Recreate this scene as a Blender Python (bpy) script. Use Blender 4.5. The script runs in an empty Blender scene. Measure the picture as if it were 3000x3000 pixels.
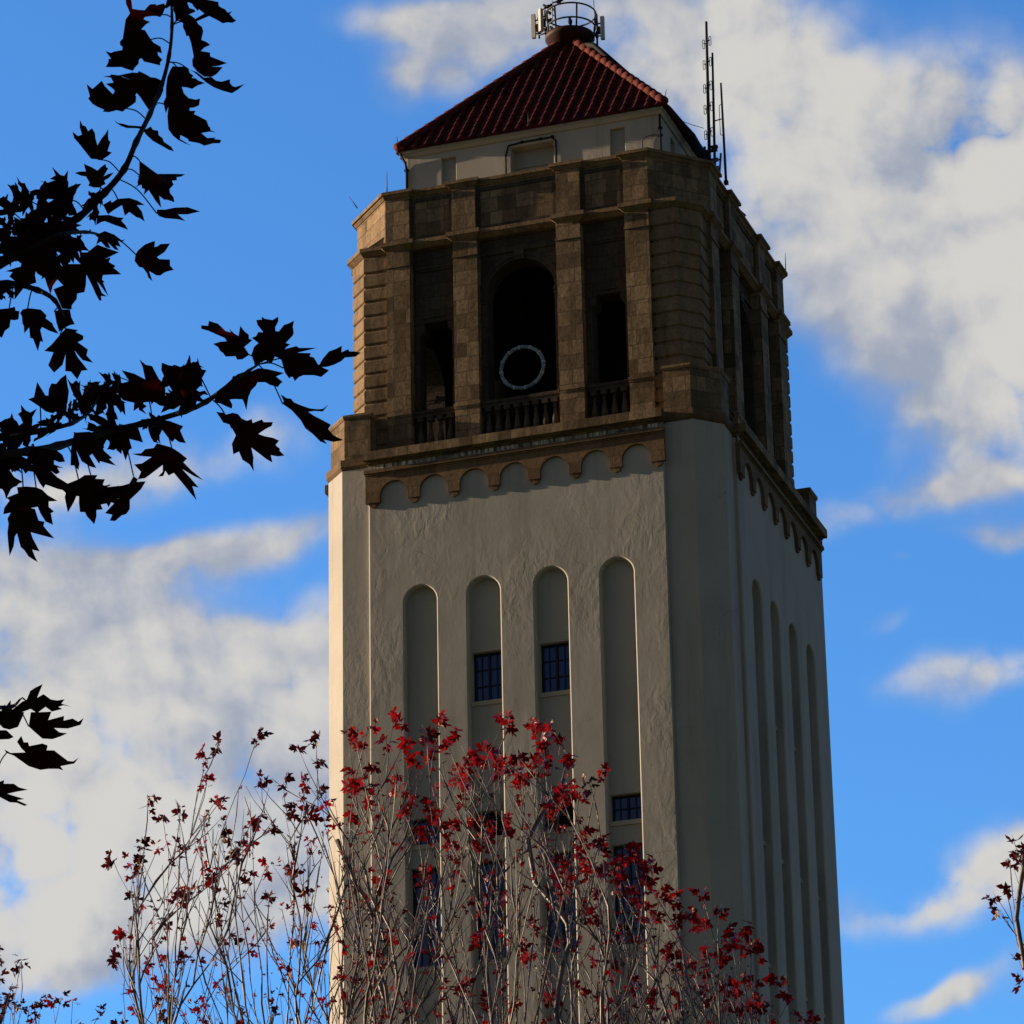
import bpy, math, random
from mathutils import Vector, Matrix, noise as mnoise
from mathutils.geometry import tessellate_polygon

# ---------------------------------------------------------------- scene, camera, light
scene = bpy.context.scene
C = scene.collection
ZC = 46.227            # height of the shaft cornice above the ground
PI = math.pi
rad = math.radians

CAM_R = Vector((0.94515458, 0.32607891, -0.01885118))
CAM_U = Vector((0.13782418, -0.34583356, 0.92811833))
CAM_F = Vector((-0.29612045, 0.87981344, 0.37180773))
CAM_P = Vector((33.774073868, -106.750215533, 1.6))
FPX = 11811.8052

cam_d = bpy.data.cameras.new("camera")
cam_d.sensor_width = 36.0
cam_d.lens = FPX / 3000.0 * 36.0
cam_d.clip_start = 0.5
cam_d.clip_end = 5000.0
cam = bpy.data.objects.new("camera", cam_d)
C.objects.link(cam)
m = Matrix((CAM_R, CAM_U, -CAM_F)).transposed().to_4x4()
m.translation = CAM_P
cam.matrix_world = m
scene.camera = cam

SUN_EL = rad(12.0)
SUN_D = rad(4.2)        # how far the sun stands in front of the plane of the front wall
sun_dir = Vector((-math.cos(SUN_EL) * math.cos(SUN_D), -math.cos(SUN_EL) * math.sin(SUN_D), math.sin(SUN_EL)))
sd = bpy.data.lights.new("sun", 'SUN')
sd.energy = 5.0
sd.angle = rad(0.5)
sd.color = (1.0, 0.765, 0.51)
so = bpy.data.objects.new("sun", sd)
so.rotation_euler = sun_dir.to_track_quat('Z', 'Y').to_euler()
C.objects.link(so)

scene.view_settings.view_transform = 'Standard'
scene.view_settings.look = 'None'
scene.view_settings.exposure = 0.58
scene.view_settings.gamma = 1.0
scene.view_settings.use_curve_mapping = False
scene.cycles.max_bounces = 6

world = bpy.data.worlds.new("World")
scene.world = world
world.use_nodes = True

class NT:
    """small helper to write node trees"""
    def __init__(s, tree):
        s.t = tree; tree.nodes.clear(); s.dims = '3D'
    def n(s, kind, _props=None, **inp):
        nd = s.t.nodes.new(kind)
        for k, v in (_props or {}).items(): setattr(nd, k, v)
        for k, v in inp.items():
            s.set(nd, k, v)
        return nd
    def set(s, nd, k, v):
        key = int(k[1:]) if (k[0] == 'i' and k[1:].isdigit()) else k.replace('_', ' ')
        sock = nd.inputs[key]
        if isinstance(v, bpy.types.NodeSocket): s.t.links.new(v, sock)
        elif isinstance(v, bpy.types.Node): s.t.links.new(v.outputs[0], sock)
        else: sock.default_value = v
    def math(s, op, a, b=None, clamp=False):
        nd = s.t.nodes.new('ShaderNodeMath'); nd.operation = op; nd.use_clamp = clamp
        s.set(nd, 'i0', a)
        if b is not None: s.set(nd, 'i1', b)
        return nd.outputs[0]
    def vmath(s, op, a, b=None, out=0):
        nd = s.t.nodes.new('ShaderNodeVectorMath'); nd.operation = op
        s.set(nd, 'i0', a)
        if b is not None: s.set(nd, 'i1', b)
        return nd.outputs['Value'] if op in ('DOT_PRODUCT', 'LENGTH') else nd.outputs[0]
    def ramp(s, fac, stops, interp='LINEAR'):
        nd = s.t.nodes.new('ShaderNodeValToRGB'); nd.color_ramp.interpolation = interp
        el = nd.color_ramp.elements
        while len(el) < len(stops): el.new(0.5)
        for e, (p, c) in zip(el, stops):
            e.position = p; e.color = (c, c, c, 1) if isinstance(c, (int, float)) else (*c, 1)
        s.set(nd, 'Fac', fac)
        return nd.outputs[0]
    def mix(s, fac, a, b, blend='MIX'):
        nd = s.t.nodes.new('ShaderNodeMix'); nd.data_type = 'RGBA'; nd.blend_type = blend
        s.set(nd, 'i0', fac); 
        for i, v in ((6, a), (7, b)):
            if isinstance(v, (tuple, list)): v = (*v[:3], 1)
            s.set(nd, 'i%d' % i, v)
        return nd.outputs[2]
    def noise(s, vec, scale, detail=4, rough=.55, dist=0.0, out=0):
        nd = s.t.nodes.new('ShaderNodeTexNoise'); nd.noise_dimensions = s.dims
        s.set(nd, 'Vector', vec); s.set(nd, 'Scale', scale); s.set(nd, 'Detail', detail)
        s.set(nd, 'Roughness', rough); s.set(nd, 'Distortion', dist)
        return nd.outputs[out]
    def mapr(s, v, a, b, c=0.0, d=1.0, smooth=False):
        nd = s.t.nodes.new('ShaderNodeMapRange'); nd.clamp = True
        if smooth: nd.interpolation_type = 'SMOOTHSTEP'
        for i, x in enumerate((v, a, b, c, d)): s.set(nd, 'i%d' % i, x)
        return nd.outputs[0]

# the sky: Nishita, with cloud banks fixed to directions of the sky
w = NT(world.node_tree)
w.dims = '2D'
world.cycles.sampling_method = 'MANUAL'
world.cycles.sample_map_resolution = 512
sky = w.n('ShaderNodeTexSky', dict(sky_type='NISHITA', sun_disc=False, sun_elevation=SUN_EL,
          sun_rotation=math.atan2(sun_dir.x, sun_dir.y), altitude=100.0, air_density=1.0, dust_density=0.6, ozone_density=1.6))
tc = w.n('ShaderNodeTexCoord')
dirv = w.vmath('NORMALIZE', tc.outputs['Generated'])
# direction of the middle of the cloud field and two axes across it
K = FPX / 1500.0
du = w.vmath('DOT_PRODUCT', dirv, tuple(CAM_R * K)); dv = w.vmath('DOT_PRODUCT', dirv, tuple(CAM_U * K)); dw = w.vmath('DOT_PRODUCT', dirv, tuple(CAM_F))
dwp = w.math('MAXIMUM', dw, 0.15)
cu = w.math('DIVIDE', du, dwp); cv = w.math('DIVIDE', dv, dwp)
cvec = w.n('ShaderNodeCombineXYZ', X=cu, Y=cv, Z=0.0).outputs[0]
warp = w.noise(cvec, 2.1, 3, .5, 0, 1)
warp2 = w.vmath('SUBTRACT', warp, (.5, .5, .5))
wsc = w.n('ShaderNodeVectorMath', dict(operation='SCALE')); w.set(wsc, 'i0', warp2); wsc.inputs['Scale'].default_value = 0.20
pv = w.vmath('ADD', cvec, wsc.outputs[0])
def blob(x, y, rx, ry, rot, amp):
    # x, y from -1 to 1 across the cloud field
    d0 = w.vmath('SUBTRACT', pv, (x, y, 0))
    c_, s_ = math.cos(rot), math.sin(rot)
    a = w.vmath('DOT_PRODUCT', d0, (c_ / rx, s_ / rx, 0)); b = w.vmath('DOT_PRODUCT', d0, (-s_ / ry, c_ / ry, 0))
    r2 = w.math('ADD', w.math('MULTIPLY', a, a), w.math('MULTIPLY', b, b))
    return w.math('MULTIPLY', w.math('EXPONENT', w.math('MULTIPLY', r2, -1.0)), amp)
BLOBS = [  # centre, radii, turn, strength
    (0.74, 0.66, 0.36, 0.17, -0.30, 1.1), (0.98, 0.52, 0.22, 0.34, 0.1, 1.0), (0.60, 0.60, 0.16, 0.16, 0.0, 0.7), (0.80, 0.42, 0.26, 0.16, -0.5, 0.8),
    (0.84, 0.22, 0.14, 0.11, -0.5, 0.75), (0.48, 0.84, 0.22, 0.12, 0.2, 0.62), (0.42, 0.97, 0.16, 0.10, 0.0, 0.75), (0.18, 0.92, 0.30, 0.14, 0.25, 0.62), (-0.02, 1.0, 0.26, 0.07, 0.1, 0.62),
    (-0.19, 0.85, 0.07, 0.05, 0.0, 0.6), (-0.06, 0.90, 0.14, 0.06, 0.5, 0.42), (-0.16, 0.97, 0.16, 0.05, -.1, 0.42), (0.90, 0.76, 0.22, 0.09, -.1, .7),
    (-0.92, -0.17, 0.26, 0.12, 0.10, 1.15), (-0.56, -0.29, 0.30, 0.11, 0.15, 1.05), (-0.58, -0.07, 0.30, 0.05, 0.26, 0.75), (-0.80, -0.36, 0.34, 0.10, 0.05, 0.85),
    (-0.58, -0.50, 0.40, 0.11, 0.2, 0.68), (-0.40, -0.36, 0.14, 0.12, 0.1, 0.6), (-0.95, -0.47, 0.2, 0.08, 0.1, 0.55), (-0.92, -0.70, 0.26, 0.085, 0.12, 1.1), (-0.70, -0.80, 0.28, 0.08, 0.05, 0.9), (-0.92, -0.85, 0.26, 0.08, 0.0, 1.0), (-0.75, -0.58, 0.3, 0.07, 0.1, 0.7), (-0.48, -0.64, 0.24, 0.12, 0.3, 0.8), (-0.44, -0.80, 0.18, 0.10, 0, 0.75),
    (-0.72, 0.10, 0.26, 0.05, 0.1, 0.62), (-1.0, 0.07, 0.2, 0.04, 0, 0.6), (-0.50, 0.16, 0.1, 0.03, .2, .4),
    (0.70, 0.01, 0.24, 0.05, 0.20, 0.50), (0.92, 0.07, 0.12, 0.03, 0.2, 0.5), (0.95, -0.04, 0.1, 0.025, 0.1, .42), (0.83, -0.33, 0.13, 0.07, 0.2, 0.50), (0.98, -0.28, 0.12, 0.05, 0.2, 0.55),
    (0.84, -0.74, 0.26, 0.055, 0.14, 1.0), (1.03, -0.69, 0.20, 0.08, 0.1, 0.95), (0.82, -0.97, 0.12, 0.035, 0.3, 0.8), (0.74, -0.21, 0.04, 0.022, 0.2, 0.5), (0.75, -.10, .03, .015, 0, .45),
    (-1.6, -0.3, 0.5, 0.3, 0.1, 1.0), (1.7, 0.5, 0.5, 0.4, 0.1, 1.0), (0.4, 1.5, 0.6, 0.25, 0.1, 1.0), (1.5, -0.9, 0.4, 0.12, 0.1, 0.8),
]
acc = None
for bl in BLOBS:
    x = blob(*bl); acc = x if acc is None else w.math('ADD', acc, x)
def puff(vec):
    f1 = w.noise(vec, 3.6, 7, .57, .0)
    v1_ = w.n('ShaderNodeTexVoronoi', dict(feature='F1', voronoi_dimensions='2D'), Vector=vec, Scale=5.2).outputs['Distance']
    wob = w.vmath('ADD', vec, w.vmath('MULTIPLY', w.noise(vec, 7.0, 2, .5, 0, 1), (.10, .10, 0)))
    v2_ = w.n('ShaderNodeTexVoronoi', dict(feature='F1', voronoi_dimensions='2D'), Vector=wob, Scale=13.0).outputs['Distance']
    a_ = w.math('MULTIPLY', w.math('SUBTRACT', f1, .5), 1.25)
    b_ = w.math('MULTIPLY', w.math('SUBTRACT', .40, w.math('MULTIPLY', v1_, v1_)), .40)
    c_ = w.math('MULTIPLY', w.math('SUBTRACT', .38, w.math('MULTIPLY', v2_, v2_)), .25)
    return w.math('ADD', w.math('ADD', a_, b_), c_)
w2 = w.n('ShaderNodeVectorMath', dict(operation='SCALE')); w.set(w2, 'i0', warp2); w2.inputs['Scale'].default_value = 0.06
qv = w.vmath('ADD', cvec, w2.outputs[0])
nn = puff(qv)
nl_ = puff(w.vmath('ADD', qv, (-.04, .045, 0)))       # towards the light
dens0 = w.math('MULTIPLY', acc, w.math('ADD', w.math('MULTIPLY', nn, 1.7), .95))
dens = w.mapr(dens0, 0.10, 1.06, 0, 1, True)
dens = w.math('MULTIPLY', dens, w.mapr(dw, 0.2, 0.5))
big_sh = w.noise(w.vmath('ADD', pv, (3.1, 1.7, 0)), 2.2, 5, .55, .0)
lit = w.math('ADD', w.math('MULTIPLY', w.math('SUBTRACT', nn, nl_), 1.1), w.math('MULTIPLY', w.math('SUBTRACT', big_sh, .44), 2.4))
lit = w.math('ADD', lit, w.math('MULTIPLY', w.math('SUBTRACT', acc, .6), .25))
ccol = w.mix(w.mapr(lit, -.45, .65, 0, 1, True), (0.30, 0.335, 0.415), (0.60, 0.578, 0.535))
# deep blue behind the tower; rest of sky dimmed and greyed to cut ambient light
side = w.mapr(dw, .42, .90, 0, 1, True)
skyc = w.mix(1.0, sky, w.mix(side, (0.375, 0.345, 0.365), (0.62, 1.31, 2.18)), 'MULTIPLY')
SKY_STRENGTH = 0.09
ccs = w.n('ShaderNodeVectorMath', dict(operation='SCALE')); w.set(ccs, 'i0', ccol); ccs.inputs['Scale'].default_value = 0.76 / SKY_STRENGTH
thin = w.mapr(w.math('ADD', nn, w.math('MULTIPLY', acc, .35)), -.25, .45, .70, .96)
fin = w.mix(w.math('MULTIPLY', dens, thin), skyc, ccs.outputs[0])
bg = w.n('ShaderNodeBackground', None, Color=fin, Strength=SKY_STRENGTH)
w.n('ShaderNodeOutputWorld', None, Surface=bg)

# ---------------------------------------------------------------- helpers
def tag(o, label=None, cat=None, group=None, kind=None):
    for k, v in (('label', label), ('category', cat), ('group', group), ('kind', kind)):
        if v: o[k] = v
    return o

def empty(name, loc=(0, 0, 0), rz=0.0, parent=None):
    o = bpy.data.objects.new(name, None); C.objects.link(o)
    o.empty_display_size = 0.3
    o.location = loc; o.rotation_euler = (0, 0, rz)
    if parent: o.parent = parent
    return o

class MB:
    def __init__(s): s.v = []; s.f = []; s.sm = []
    def add(s, vs, fs, smooth=False):
        b = len(s.v); s.v += [tuple(x) for x in vs]
        for f in fs: s.f.append([i + b for i in f]); s.sm.append(smooth)
        return s
    def box(s, x0, x1, y0, y1, z0, z1):
        vs = [(x, y, z) for z in (z0, z1) for y in (y0, y1) for x in (x0, x1)]
        return s.add(vs, [(0, 2, 3, 1), (4, 5, 7, 6), (0, 1, 5, 4), (2, 6, 7, 3), (0, 4, 6, 2), (1, 3, 7, 5)])
    def prism(s, poly, z0, z1, top=None, caps=True):
        """poly: counter-clockwise plan; top: another plan of the same count for the upper edge"""
        n = len(poly); top = top or poly
        vs = [(x, y, z0) for x, y in poly] + [(x, y, z1) for x, y in top]
        fs = [(i, (i + 1) % n, n + (i + 1) % n, n + i) for i in range(n)]
        s.add(vs, fs)
        if caps:
            for z, pl, flip in ((z0, poly, True), (z1, top, False)):
                tri = tessellate_polygon([[Vector((x, y, 0)) for x, y in pl]])
                s.add([(x, y, z) for x, y in pl], [orient(pl, t, flip) for t in tri])
        return s
    def plate(s, outer, holes, yf, yb, bevel=0.0, back=False):
        """wall slab facing -y in x, z; outer, holes: functions of an offset giving loops (ccw seen from -y)"""
        of, hf = outer(-bevel), [h(bevel) for h in holes]
        ob, hb = outer(0.0), [h(0.0) for h in holes]
        loops = [[Vector((x, z, 0)) for x, z in l] for l in [of] + hf]
        flat = [p for l in loops for p in l]
        tri = tessellate_polygon(loops)
        s.add([(p.x, yf, p.y) for p in flat], [orient([(p.x, p.y) for p in flat], t, False) for t in tri])
        if back: s.add([(p.x, yb, p.y) for p in flat], [orient([(p.x, p.y) for p in flat], t, True) for t in tri])
        for lf, lb, hole in [(of, ob, False)] + [(a, b, True) for a, b in zip(hf, hb)]:
            n = len(lf); vs = []
            rings = [(lf, yf), (lb, yf + bevel), (lb, yb)] if bevel else [(lb, yf), (lb, yb)]
            for l, y in rings: vs += [(x, y, z) for x, z in l]
            fs = []
            for k in range(len(rings) - 1):
                for i in range(n):
                    j = (i + 1) % n
                    q = (k * n + i, (k + 1) * n + i, (k + 1) * n + j, k * n + j)
                    fs.append(q if area(lb) > 0 and not hole or area(lb) < 0 and hole else q[::-1])
            s.add(vs, fs)
        return s
    def tube(s, pts, r, n=6, smooth=True, caps=True):
        pts = [Vector(p) for p in pts]
        rs = r if isinstance(r, (list, tuple)) else [r] * len(pts)
        up = None; vs = []
        for i, p in enumerate(pts):
            t = (pts[min(i + 1, len(pts) - 1)] - pts[max(i - 1, 0)])
            t = t.normalized() if t.length > 1e-9 else Vector((0, 0, 1))
            if up is None:
                up = t.cross(Vector((0, 0, 1)));
                if up.length < 1e-3: up = t.cross(Vector((0, 1, 0)))
            up = (up - t * up.dot(t)); up = up.normalized() if up.length > 1e-6 else t.orthogonal().normalized()
            b = t.cross(up)
            for k in range(n):
                a = 2 * PI * k / n
                vs.append(p + (up * math.cos(a) + b * math.sin(a)) * rs[i])
        fs = []
        for i in range(len(pts) - 1):
            for k in range(n):
                k2 = (k + 1) % n
                fs.append((i * n + k, i * n + k2, (i + 1) * n + k2, (i + 1) * n + k))
        if caps:
            fs.append(tuple(range(n))[::-1]); fs.append(tuple((len(pts) - 1) * n + k for k in range(n)))
        return s.add(vs, fs, smooth)
    def ring(s, c, R, r, n=40, k=8, axis='z', a0=0.0, a1=2 * PI):
        pts = []
        full = abs(a1 - a0 - 2 * PI) < 1e-6
        for i in range(n + 1):
            a = a0 + (a1 - a0) * i / n
            x, y = R * math.cos(a), R * math.sin(a)
            pts.append(Vector(c) + (Vector((x, y, 0)) if axis == 'z' else Vector((x, 0, y))))
        return s.tube(pts, r, k, caps=not full)
    def lathe(s, prof, c=(0, 0, 0), n=14, smooth=True, ends=True):
        vs = []; cx, cy, cz = c
        for r, z in prof:
            for k in range(n):
                a = 2 * PI * k / n; vs.append((cx + r * math.cos(a), cy + r * math.sin(a), cz + z))
        fs = [(i * n + k, i * n + (k + 1) % n, (i + 1) * n + (k + 1) % n, (i + 1) * n + k) for i in range(len(prof) - 1) for k in range(n)]
        s.add(vs, fs, smooth)
        if ends: s.add(vs[:n], [tuple(range(n))[::-1]]); s.add(vs[-n:], [tuple(range(n))])
        return s
    def ball(s, c, r, nu=12, nv=8, m=None):
        prof = [(math.sin(PI * i / nv) * 1.0, -math.cos(PI * i / nv)) for i in range(nv + 1)]
        vs = []; fs = []
        for rr, z in prof:
            for k in range(nu):
                a = 2 * PI * k / nu; p = Vector((rr * math.cos(a) * r[0], rr * math.sin(a) * r[1], z * r[2]))
                if m: p = m @ p
                vs.append(p + Vector(c))
        for i in range(nv):
            for k in range(nu): fs.append((i * nu + k, i * nu + (k + 1) % nu, (i + 1) * nu + (k + 1) % nu, (i + 1) * nu + k))
        return s.add(vs, fs, True)
    def build(s, name, mat, parent=None, loc=(0, 0, 0), rz=0.0):
        me = bpy.data.meshes.new(name)
        me.from_pydata([tuple(v) for v in s.v], [], s.f)
        me.polygons.foreach_set('use_smooth', s.sm)
        for mm in (mat if isinstance(mat, (list, tuple)) else [mat]): me.materials.append(mm)
        me.update()
        o = bpy.data.objects.new(name, me); C.objects.link(o)
        o.location = loc; o.rotation_euler = (0, 0, rz)
        if parent: o.parent = parent
        return o

def area(l):
    return sum(l[i][0] * l[(i + 1) % len(l)][1] - l[(i + 1) % len(l)][0] * l[i][1] for i in range(len(l))) / 2
def orient(pl, t, flip):
    a = area([pl[i] for i in t])
    t = tuple(t) if a > 0 else tuple(t)[::-1]
    return t[::-1] if flip else t
def rect(x0, x1, z0, z1):
    return lambda o=0.0: [(x0 - o, z0 - o), (x1 + o, z0 - o), (x1 + o, z1 + o), (x0 - o, z1 + o)]
def archloop(cx, hw, z0, spring, n=20):
    def f(o=0.0):
        l = [(cx - hw - o, z0 - o), (cx + hw + o, z0 - o)]
        return l + [(cx + (hw + o) * math.cos(PI * i / n), spring + (hw + o) * math.sin(PI * i / n)) for i in range(n + 1)]
    return f
def rot4(front):
    """front-side plan points, left to right, turned round the four sides"""
    out = []
    for k in range(4):
        for x, y in front:
            for _ in range(k): x, y = -y, x
            out.append((x, y))
    return out
def offset(poly, d):
    n = len(poly); out = []
    for i in range(n):
        p0, p1, p2 = Vector(poly[i - 1]), Vector(poly[i]), Vector(poly[(i + 1) % n])
        e1, e2 = (p1 - p0).normalized(), (p2 - p1).normalized()
        n1, n2 = Vector((e1.y, -e1.x)), Vector((e2.y, -e2.x))
        den = 1 + n1.dot(n2)
        q = p1 + (n1 + n2) * (d / max(den, .2)); out.append((q.x, q.y))
    return out

def principled(name, color=(.5, .5, .5), rough=.8, metal=0.0, spec=.3):
    mt = bpy.data.materials.new(name); mt.use_nodes = True
    t = NT(mt.node_tree)
    b = t.n('ShaderNodeBsdfPrincipled', None, Roughness=rough, Metallic=metal)
    t.set(b, 'Base_Color', (*color, 1)) ; b.inputs['Specular IOR Level'].default_value = spec
    t.n('ShaderNodeOutputMaterial', None, Surface=b)
    return mt, t, b

# ---------------------------------------------------------------- materials
def objco(t):
    return t.n('ShaderNodeTexCoord').outputs['Object']

def mat_stucco(name, c0, c1, relief=0.012, streak=0.25):
    mt, t, b = principled(name, c0, .92, spec=.15)
    co = objco(t)
    big = t.noise(co, .55, 4, .6, .3)
    st = t.n('ShaderNodeMapping', None, Vector=co); st.inputs['Scale'].default_value = (2.2, 2.2, .16)
    stk = t.noise(st.outputs[0], 1.0, 5, .6, .4)
    col = t.mix(t.mapr(big, .35, .65), c0, c1)
    dark = tuple(x * .62 for x in c0)
    col = t.mix(t.math('MULTIPLY', t.mapr(stk, .52, .72), streak), col, dark)
    fine = t.noise(co, 14.0, 4, .6)
    col = t.mix(t.mapr(fine, .3, .7, 0, .22), col, tuple(x * 1.2 for x in c1))
    # hairline cracks, only here and there
    cr = t.n('ShaderNodeTexVoronoi', dict(feature='DISTANCE_TO_EDGE'), Scale=.8)
    t.set(cr, 'Vector', t.vmath('ADD', co, t.vmath('MULTIPLY', t.noise(co, 1.3, 4, .6, 0, 1), (.7, .7, .7))))
    crm = t.math('MULTIPLY', t.mapr(cr.outputs['Distance'], .004, .011, 1, 0), t.mapr(t.noise(t.vmath('ADD', co, (7, 3, 1)), .5, 2), .60, .68))
    col = t.mix(t.math('MULTIPLY', crm, .5), col, dark)
    t.set(b, 'Base_Color', col)
    # trowelled relief
    sw = t.n('ShaderNodeMapping', None, Vector=co); sw.inputs['Scale'].default_value = (1.0, 1.0, .55)
    r1 = t.noise(sw.outputs[0], 3.1, 3, .5, .6)
    r2 = t.noise(sw.outputs[0], 7.0, 3, .55, .7)
    patch = t.mapr(t.noise(co, .33, 2), .42, .62, .25, 1.0)
    h = t.math('ADD', t.math('MULTIPLY', t.math('MULTIPLY', r1, patch), relief), t.math('MULTIPLY', t.math('MULTIPLY', r2, patch), relief * .42))
    h = t.math('ADD', h, t.math('MULTIPLY', t.noise(co, 45, 3), .0011))
    h = t.math('SUBTRACT', h, t.math('MULTIPLY', crm, .004))
    bp = t.n('ShaderNodeBump', None, Strength=1.0, Distance=1.0, Height=h)
    t.set(b, 'Normal', bp.outputs[0])
    return mt

def mat_stone(name, lo, hi, bw=.62, bh=.36, mortar=.012, soot=.5, blocks=True):
    mt, t, b = principled(name, lo, .9, spec=.15)
    co = objco(t)
    sx = t.n('ShaderNodeSeparateXYZ', None, Vector=co)
    u = t.math('ADD', sx.outputs[0], t.math('MULTIPLY', sx.outputs[1], .83))
    v = t.n('ShaderNodeCombineXYZ', None, X=u, Y=sx.outputs[2], Z=0.0).outputs[0]
    v = t.vmath('ADD', v, t.vmath('MULTIPLY', t.noise(co, 3.0, 2, .5, 0, 1), (.03, .015, 0)))
    h = None
    if blocks:
        br = t.n('ShaderNodeTexBrick', dict(offset=.5, squash=.7, squash_frequency=2), Vector=v, Scale=1.0)
        br.inputs['Color1'].default_value = (0, 0, 0, 1); br.inputs['Color2'].default_value = (1, 1, 1, 1); br.inputs['Mortar'].default_value = (.5, .5, .5, 1)
        br.inputs['Mortar Size'].default_value = mortar; br.inputs['Mortar Smooth'].default_value = .25
        br.inputs['Brick Width'].default_value = bw; br.inputs['Row Height'].default_value = bh; br.inputs['Bias'].default_value = 0.0
        tone = br.outputs['Color']
    else:
        tone = t.noise(co, .9, 2, .5)
    col = t.mix(tone, lo, hi)
    gr = t.noise(co, 9.0, 6, .65, .2)
    col = t.mix(t.mapr(gr, .45, .72, 0, .6), col, tuple(x * .42 for x in lo))
    st = t.n('ShaderNodeMapping', None, Vector=co); st.inputs['Scale'].default_value = (1.6, 1.6, .35)
    so_ = t.noise(st.outputs[0], 1.4, 6, .65, .6)
    col = t.mix(t.mapr(so_, .45, .68, 0, soot), col, (.035, .030, .027))
    if blocks:
        col = t.mix(t.math('MULTIPLY', br.outputs['Fac'], .55), col, tuple(x * .45 for x in lo))
    t.set(b, 'Base_Color', col)
    hh = t.math('ADD', t.math('MULTIPLY', t.noise(co, 9, 5, .65), .006), t.math('MULTIPLY', t.noise(co, 2.2, 3), .010))
    if blocks: hh = t.math('ADD', t.math('SUBTRACT', hh, t.math('MULTIPLY', br.outputs['Fac'], .012)), t.math('MULTIPLY', tone, .008))
    bp = t.n('ShaderNodeBump', None, Strength=1.0, Distance=1.0, Height=hh)
    t.set(b, 'Normal', bp.outputs[0])
    return mt

def mat_plain(name, c, rough=.7, metal=0.0, var=.25, scale=6.0, spec=.3, bump=.002):
    mt, t, b = principled(name, c, rough, metal, spec)
    co = objco(t)
    n = t.noise(co, scale, 5, .6, .2)
    t.set(b, 'Base_Color', t.mix(t.mapr(n, .3, .7), tuple(x * (1 - var) for x in c), tuple(min(1, x * (1 + var)) for x in c)))
    if bump:
        bp = t.n('ShaderNodeBump', None, Strength=1.0, Distance=1.0, Height=t.math('MULTIPLY', t.noise(co, scale * 4, 4), bump))
        t.set(b, 'Normal', bp.outputs[0])
    return mt

M = {}
M['stucco'] = mat_stucco('cream_stucco', (.415, .393, .362), (.47, .447, .415), .013, .6)
M['stucco_smooth'] = mat_stucco('smooth_stucco', (.385, .36, .33), (.425, .40, .365), .004, .4)
M['stucco_top'] = mat_stucco('pale_top_stucco', (.46, .43, .38), (.51, .48, .43), .006, .6)
M['stone'] = mat_stone('sandstone_blocks', (.13, .090, .055), (.37, .26, .16), .56, .46)
M['stone_large'] = mat_stone('sandstone_courses', (.21, .145, .09), (.32, .225, .14), soot=.52, blocks=False)
M['stone_dark'] = mat_stone('dark_sandstone', (.070, .056, .045), (.105, .084, .065), .7, .42, .010, .7)  # darker base and heavier soot blotches than the pilaster stone
M['brown'] = mat_stone('brown_terracotta', (.165, .105, .062), (.225, .15, .09), 1.25, .9, .006, .35)

# frieze: dark stone with pale drips of lime running down it
mt, t, b = principled('lime_streaked_stone', (.1, .09, .08), .9, spec=.15)
co = objco(t)
mp = t.n('ShaderNodeMapping', None, Vector=co); mp.inputs['Scale'].default_value = (7.0, 7.0, .7)
s1 = t.noise(mp.outputs[0], 1.0, 5, .65, .2)
s2 = t.noise(co, .9, 3, .5)
k = t.math('MULTIPLY', t.mapr(s1, .42, .58), t.mapr(s2, .36, .54))
t.set(b, 'Base_Color', t.mix(k, (.085, .076, .064), (.74, .72, .66)))
M['frieze'] = mt

M['tile'] = mat_plain('red_clay_tile', (.085, .016, .012), .75, 0, .6, 2.2, .08, .003)
M['hip_tile'] = mat_plain('red_clay_ridge_tile', (.115, .026, .022), .75, 0, .35, 5.0, .1, .003)
M['drum'] = mat_plain('maroon_paint', (.040, .011, .011), .6, 0, .25, 4, .3)
M['steel'] = mat_plain('dark_steel', (.028, .027, .030), .55, .2, .25, 8, .4)
M['galv'] = mat_plain('grey_galvanised_metal', (.16, .165, .18), .5, .5, .2, 8, .4)
M['panel'] = mat_plain('pale_antenna_plastic', (.66, .65, .60), .5, 0, .06, 5, .3, 0)
M['frame'] = mat_plain('black_window_steel', (.010, .011, .014), .5, .1, .2, 8, .4, 0)
M['interior'] = mat_plain('dark_chamber_wall', (.012, .011, .011), .95, 0, .3, 2, .1)  # near-black colour puts the unlit chamber's darkness into the walls
M['sill'] = mat_stucco('sill_stucco', (.42, .375, .31), (.46, .41, .34), .002, .1)
M['shutter'] = mat_plain('grey_painted_board', (.36, .36, .33), .7, 0, .08, 3, .2)
M['louver'] = mat_plain('black_louver', (.006, .006, .007), .7, 0, .2, 8, .2, 0)
M['feather'] = mat_plain('dark_feathers', (.020, .019, .022), .7, 0, .3, 30, .3, 0)
M['cable'] = mat_plain('black_cable', (.007, .007, .008), .8, 0, .2, 8, .3, 0)

mt, t, b = principled('window_glass', (.003, .034, .21), .06, spec=.5)  # blue of the reflected sky is put into the base colour
co = objco(t)
t.set(b, 'Normal', t.n('ShaderNodeBump', None, Strength=1.0, Distance=1.0, Height=t.math('MULTIPLY', t.noise(co, 2.3, 2), .009)).outputs[0])
b.inputs['IOR'].default_value = 1.7
M['glass'] = mt
M['hoop'] = mat_plain('blue_grey_tubing', (.16, .25, .36), .35, 0, .35, 7, .5, 0)
M['hoop_clip'] = mat_plain('white_clip', (.42, .48, .52), .4, 0, .1, 7, .4, 0)

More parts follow.
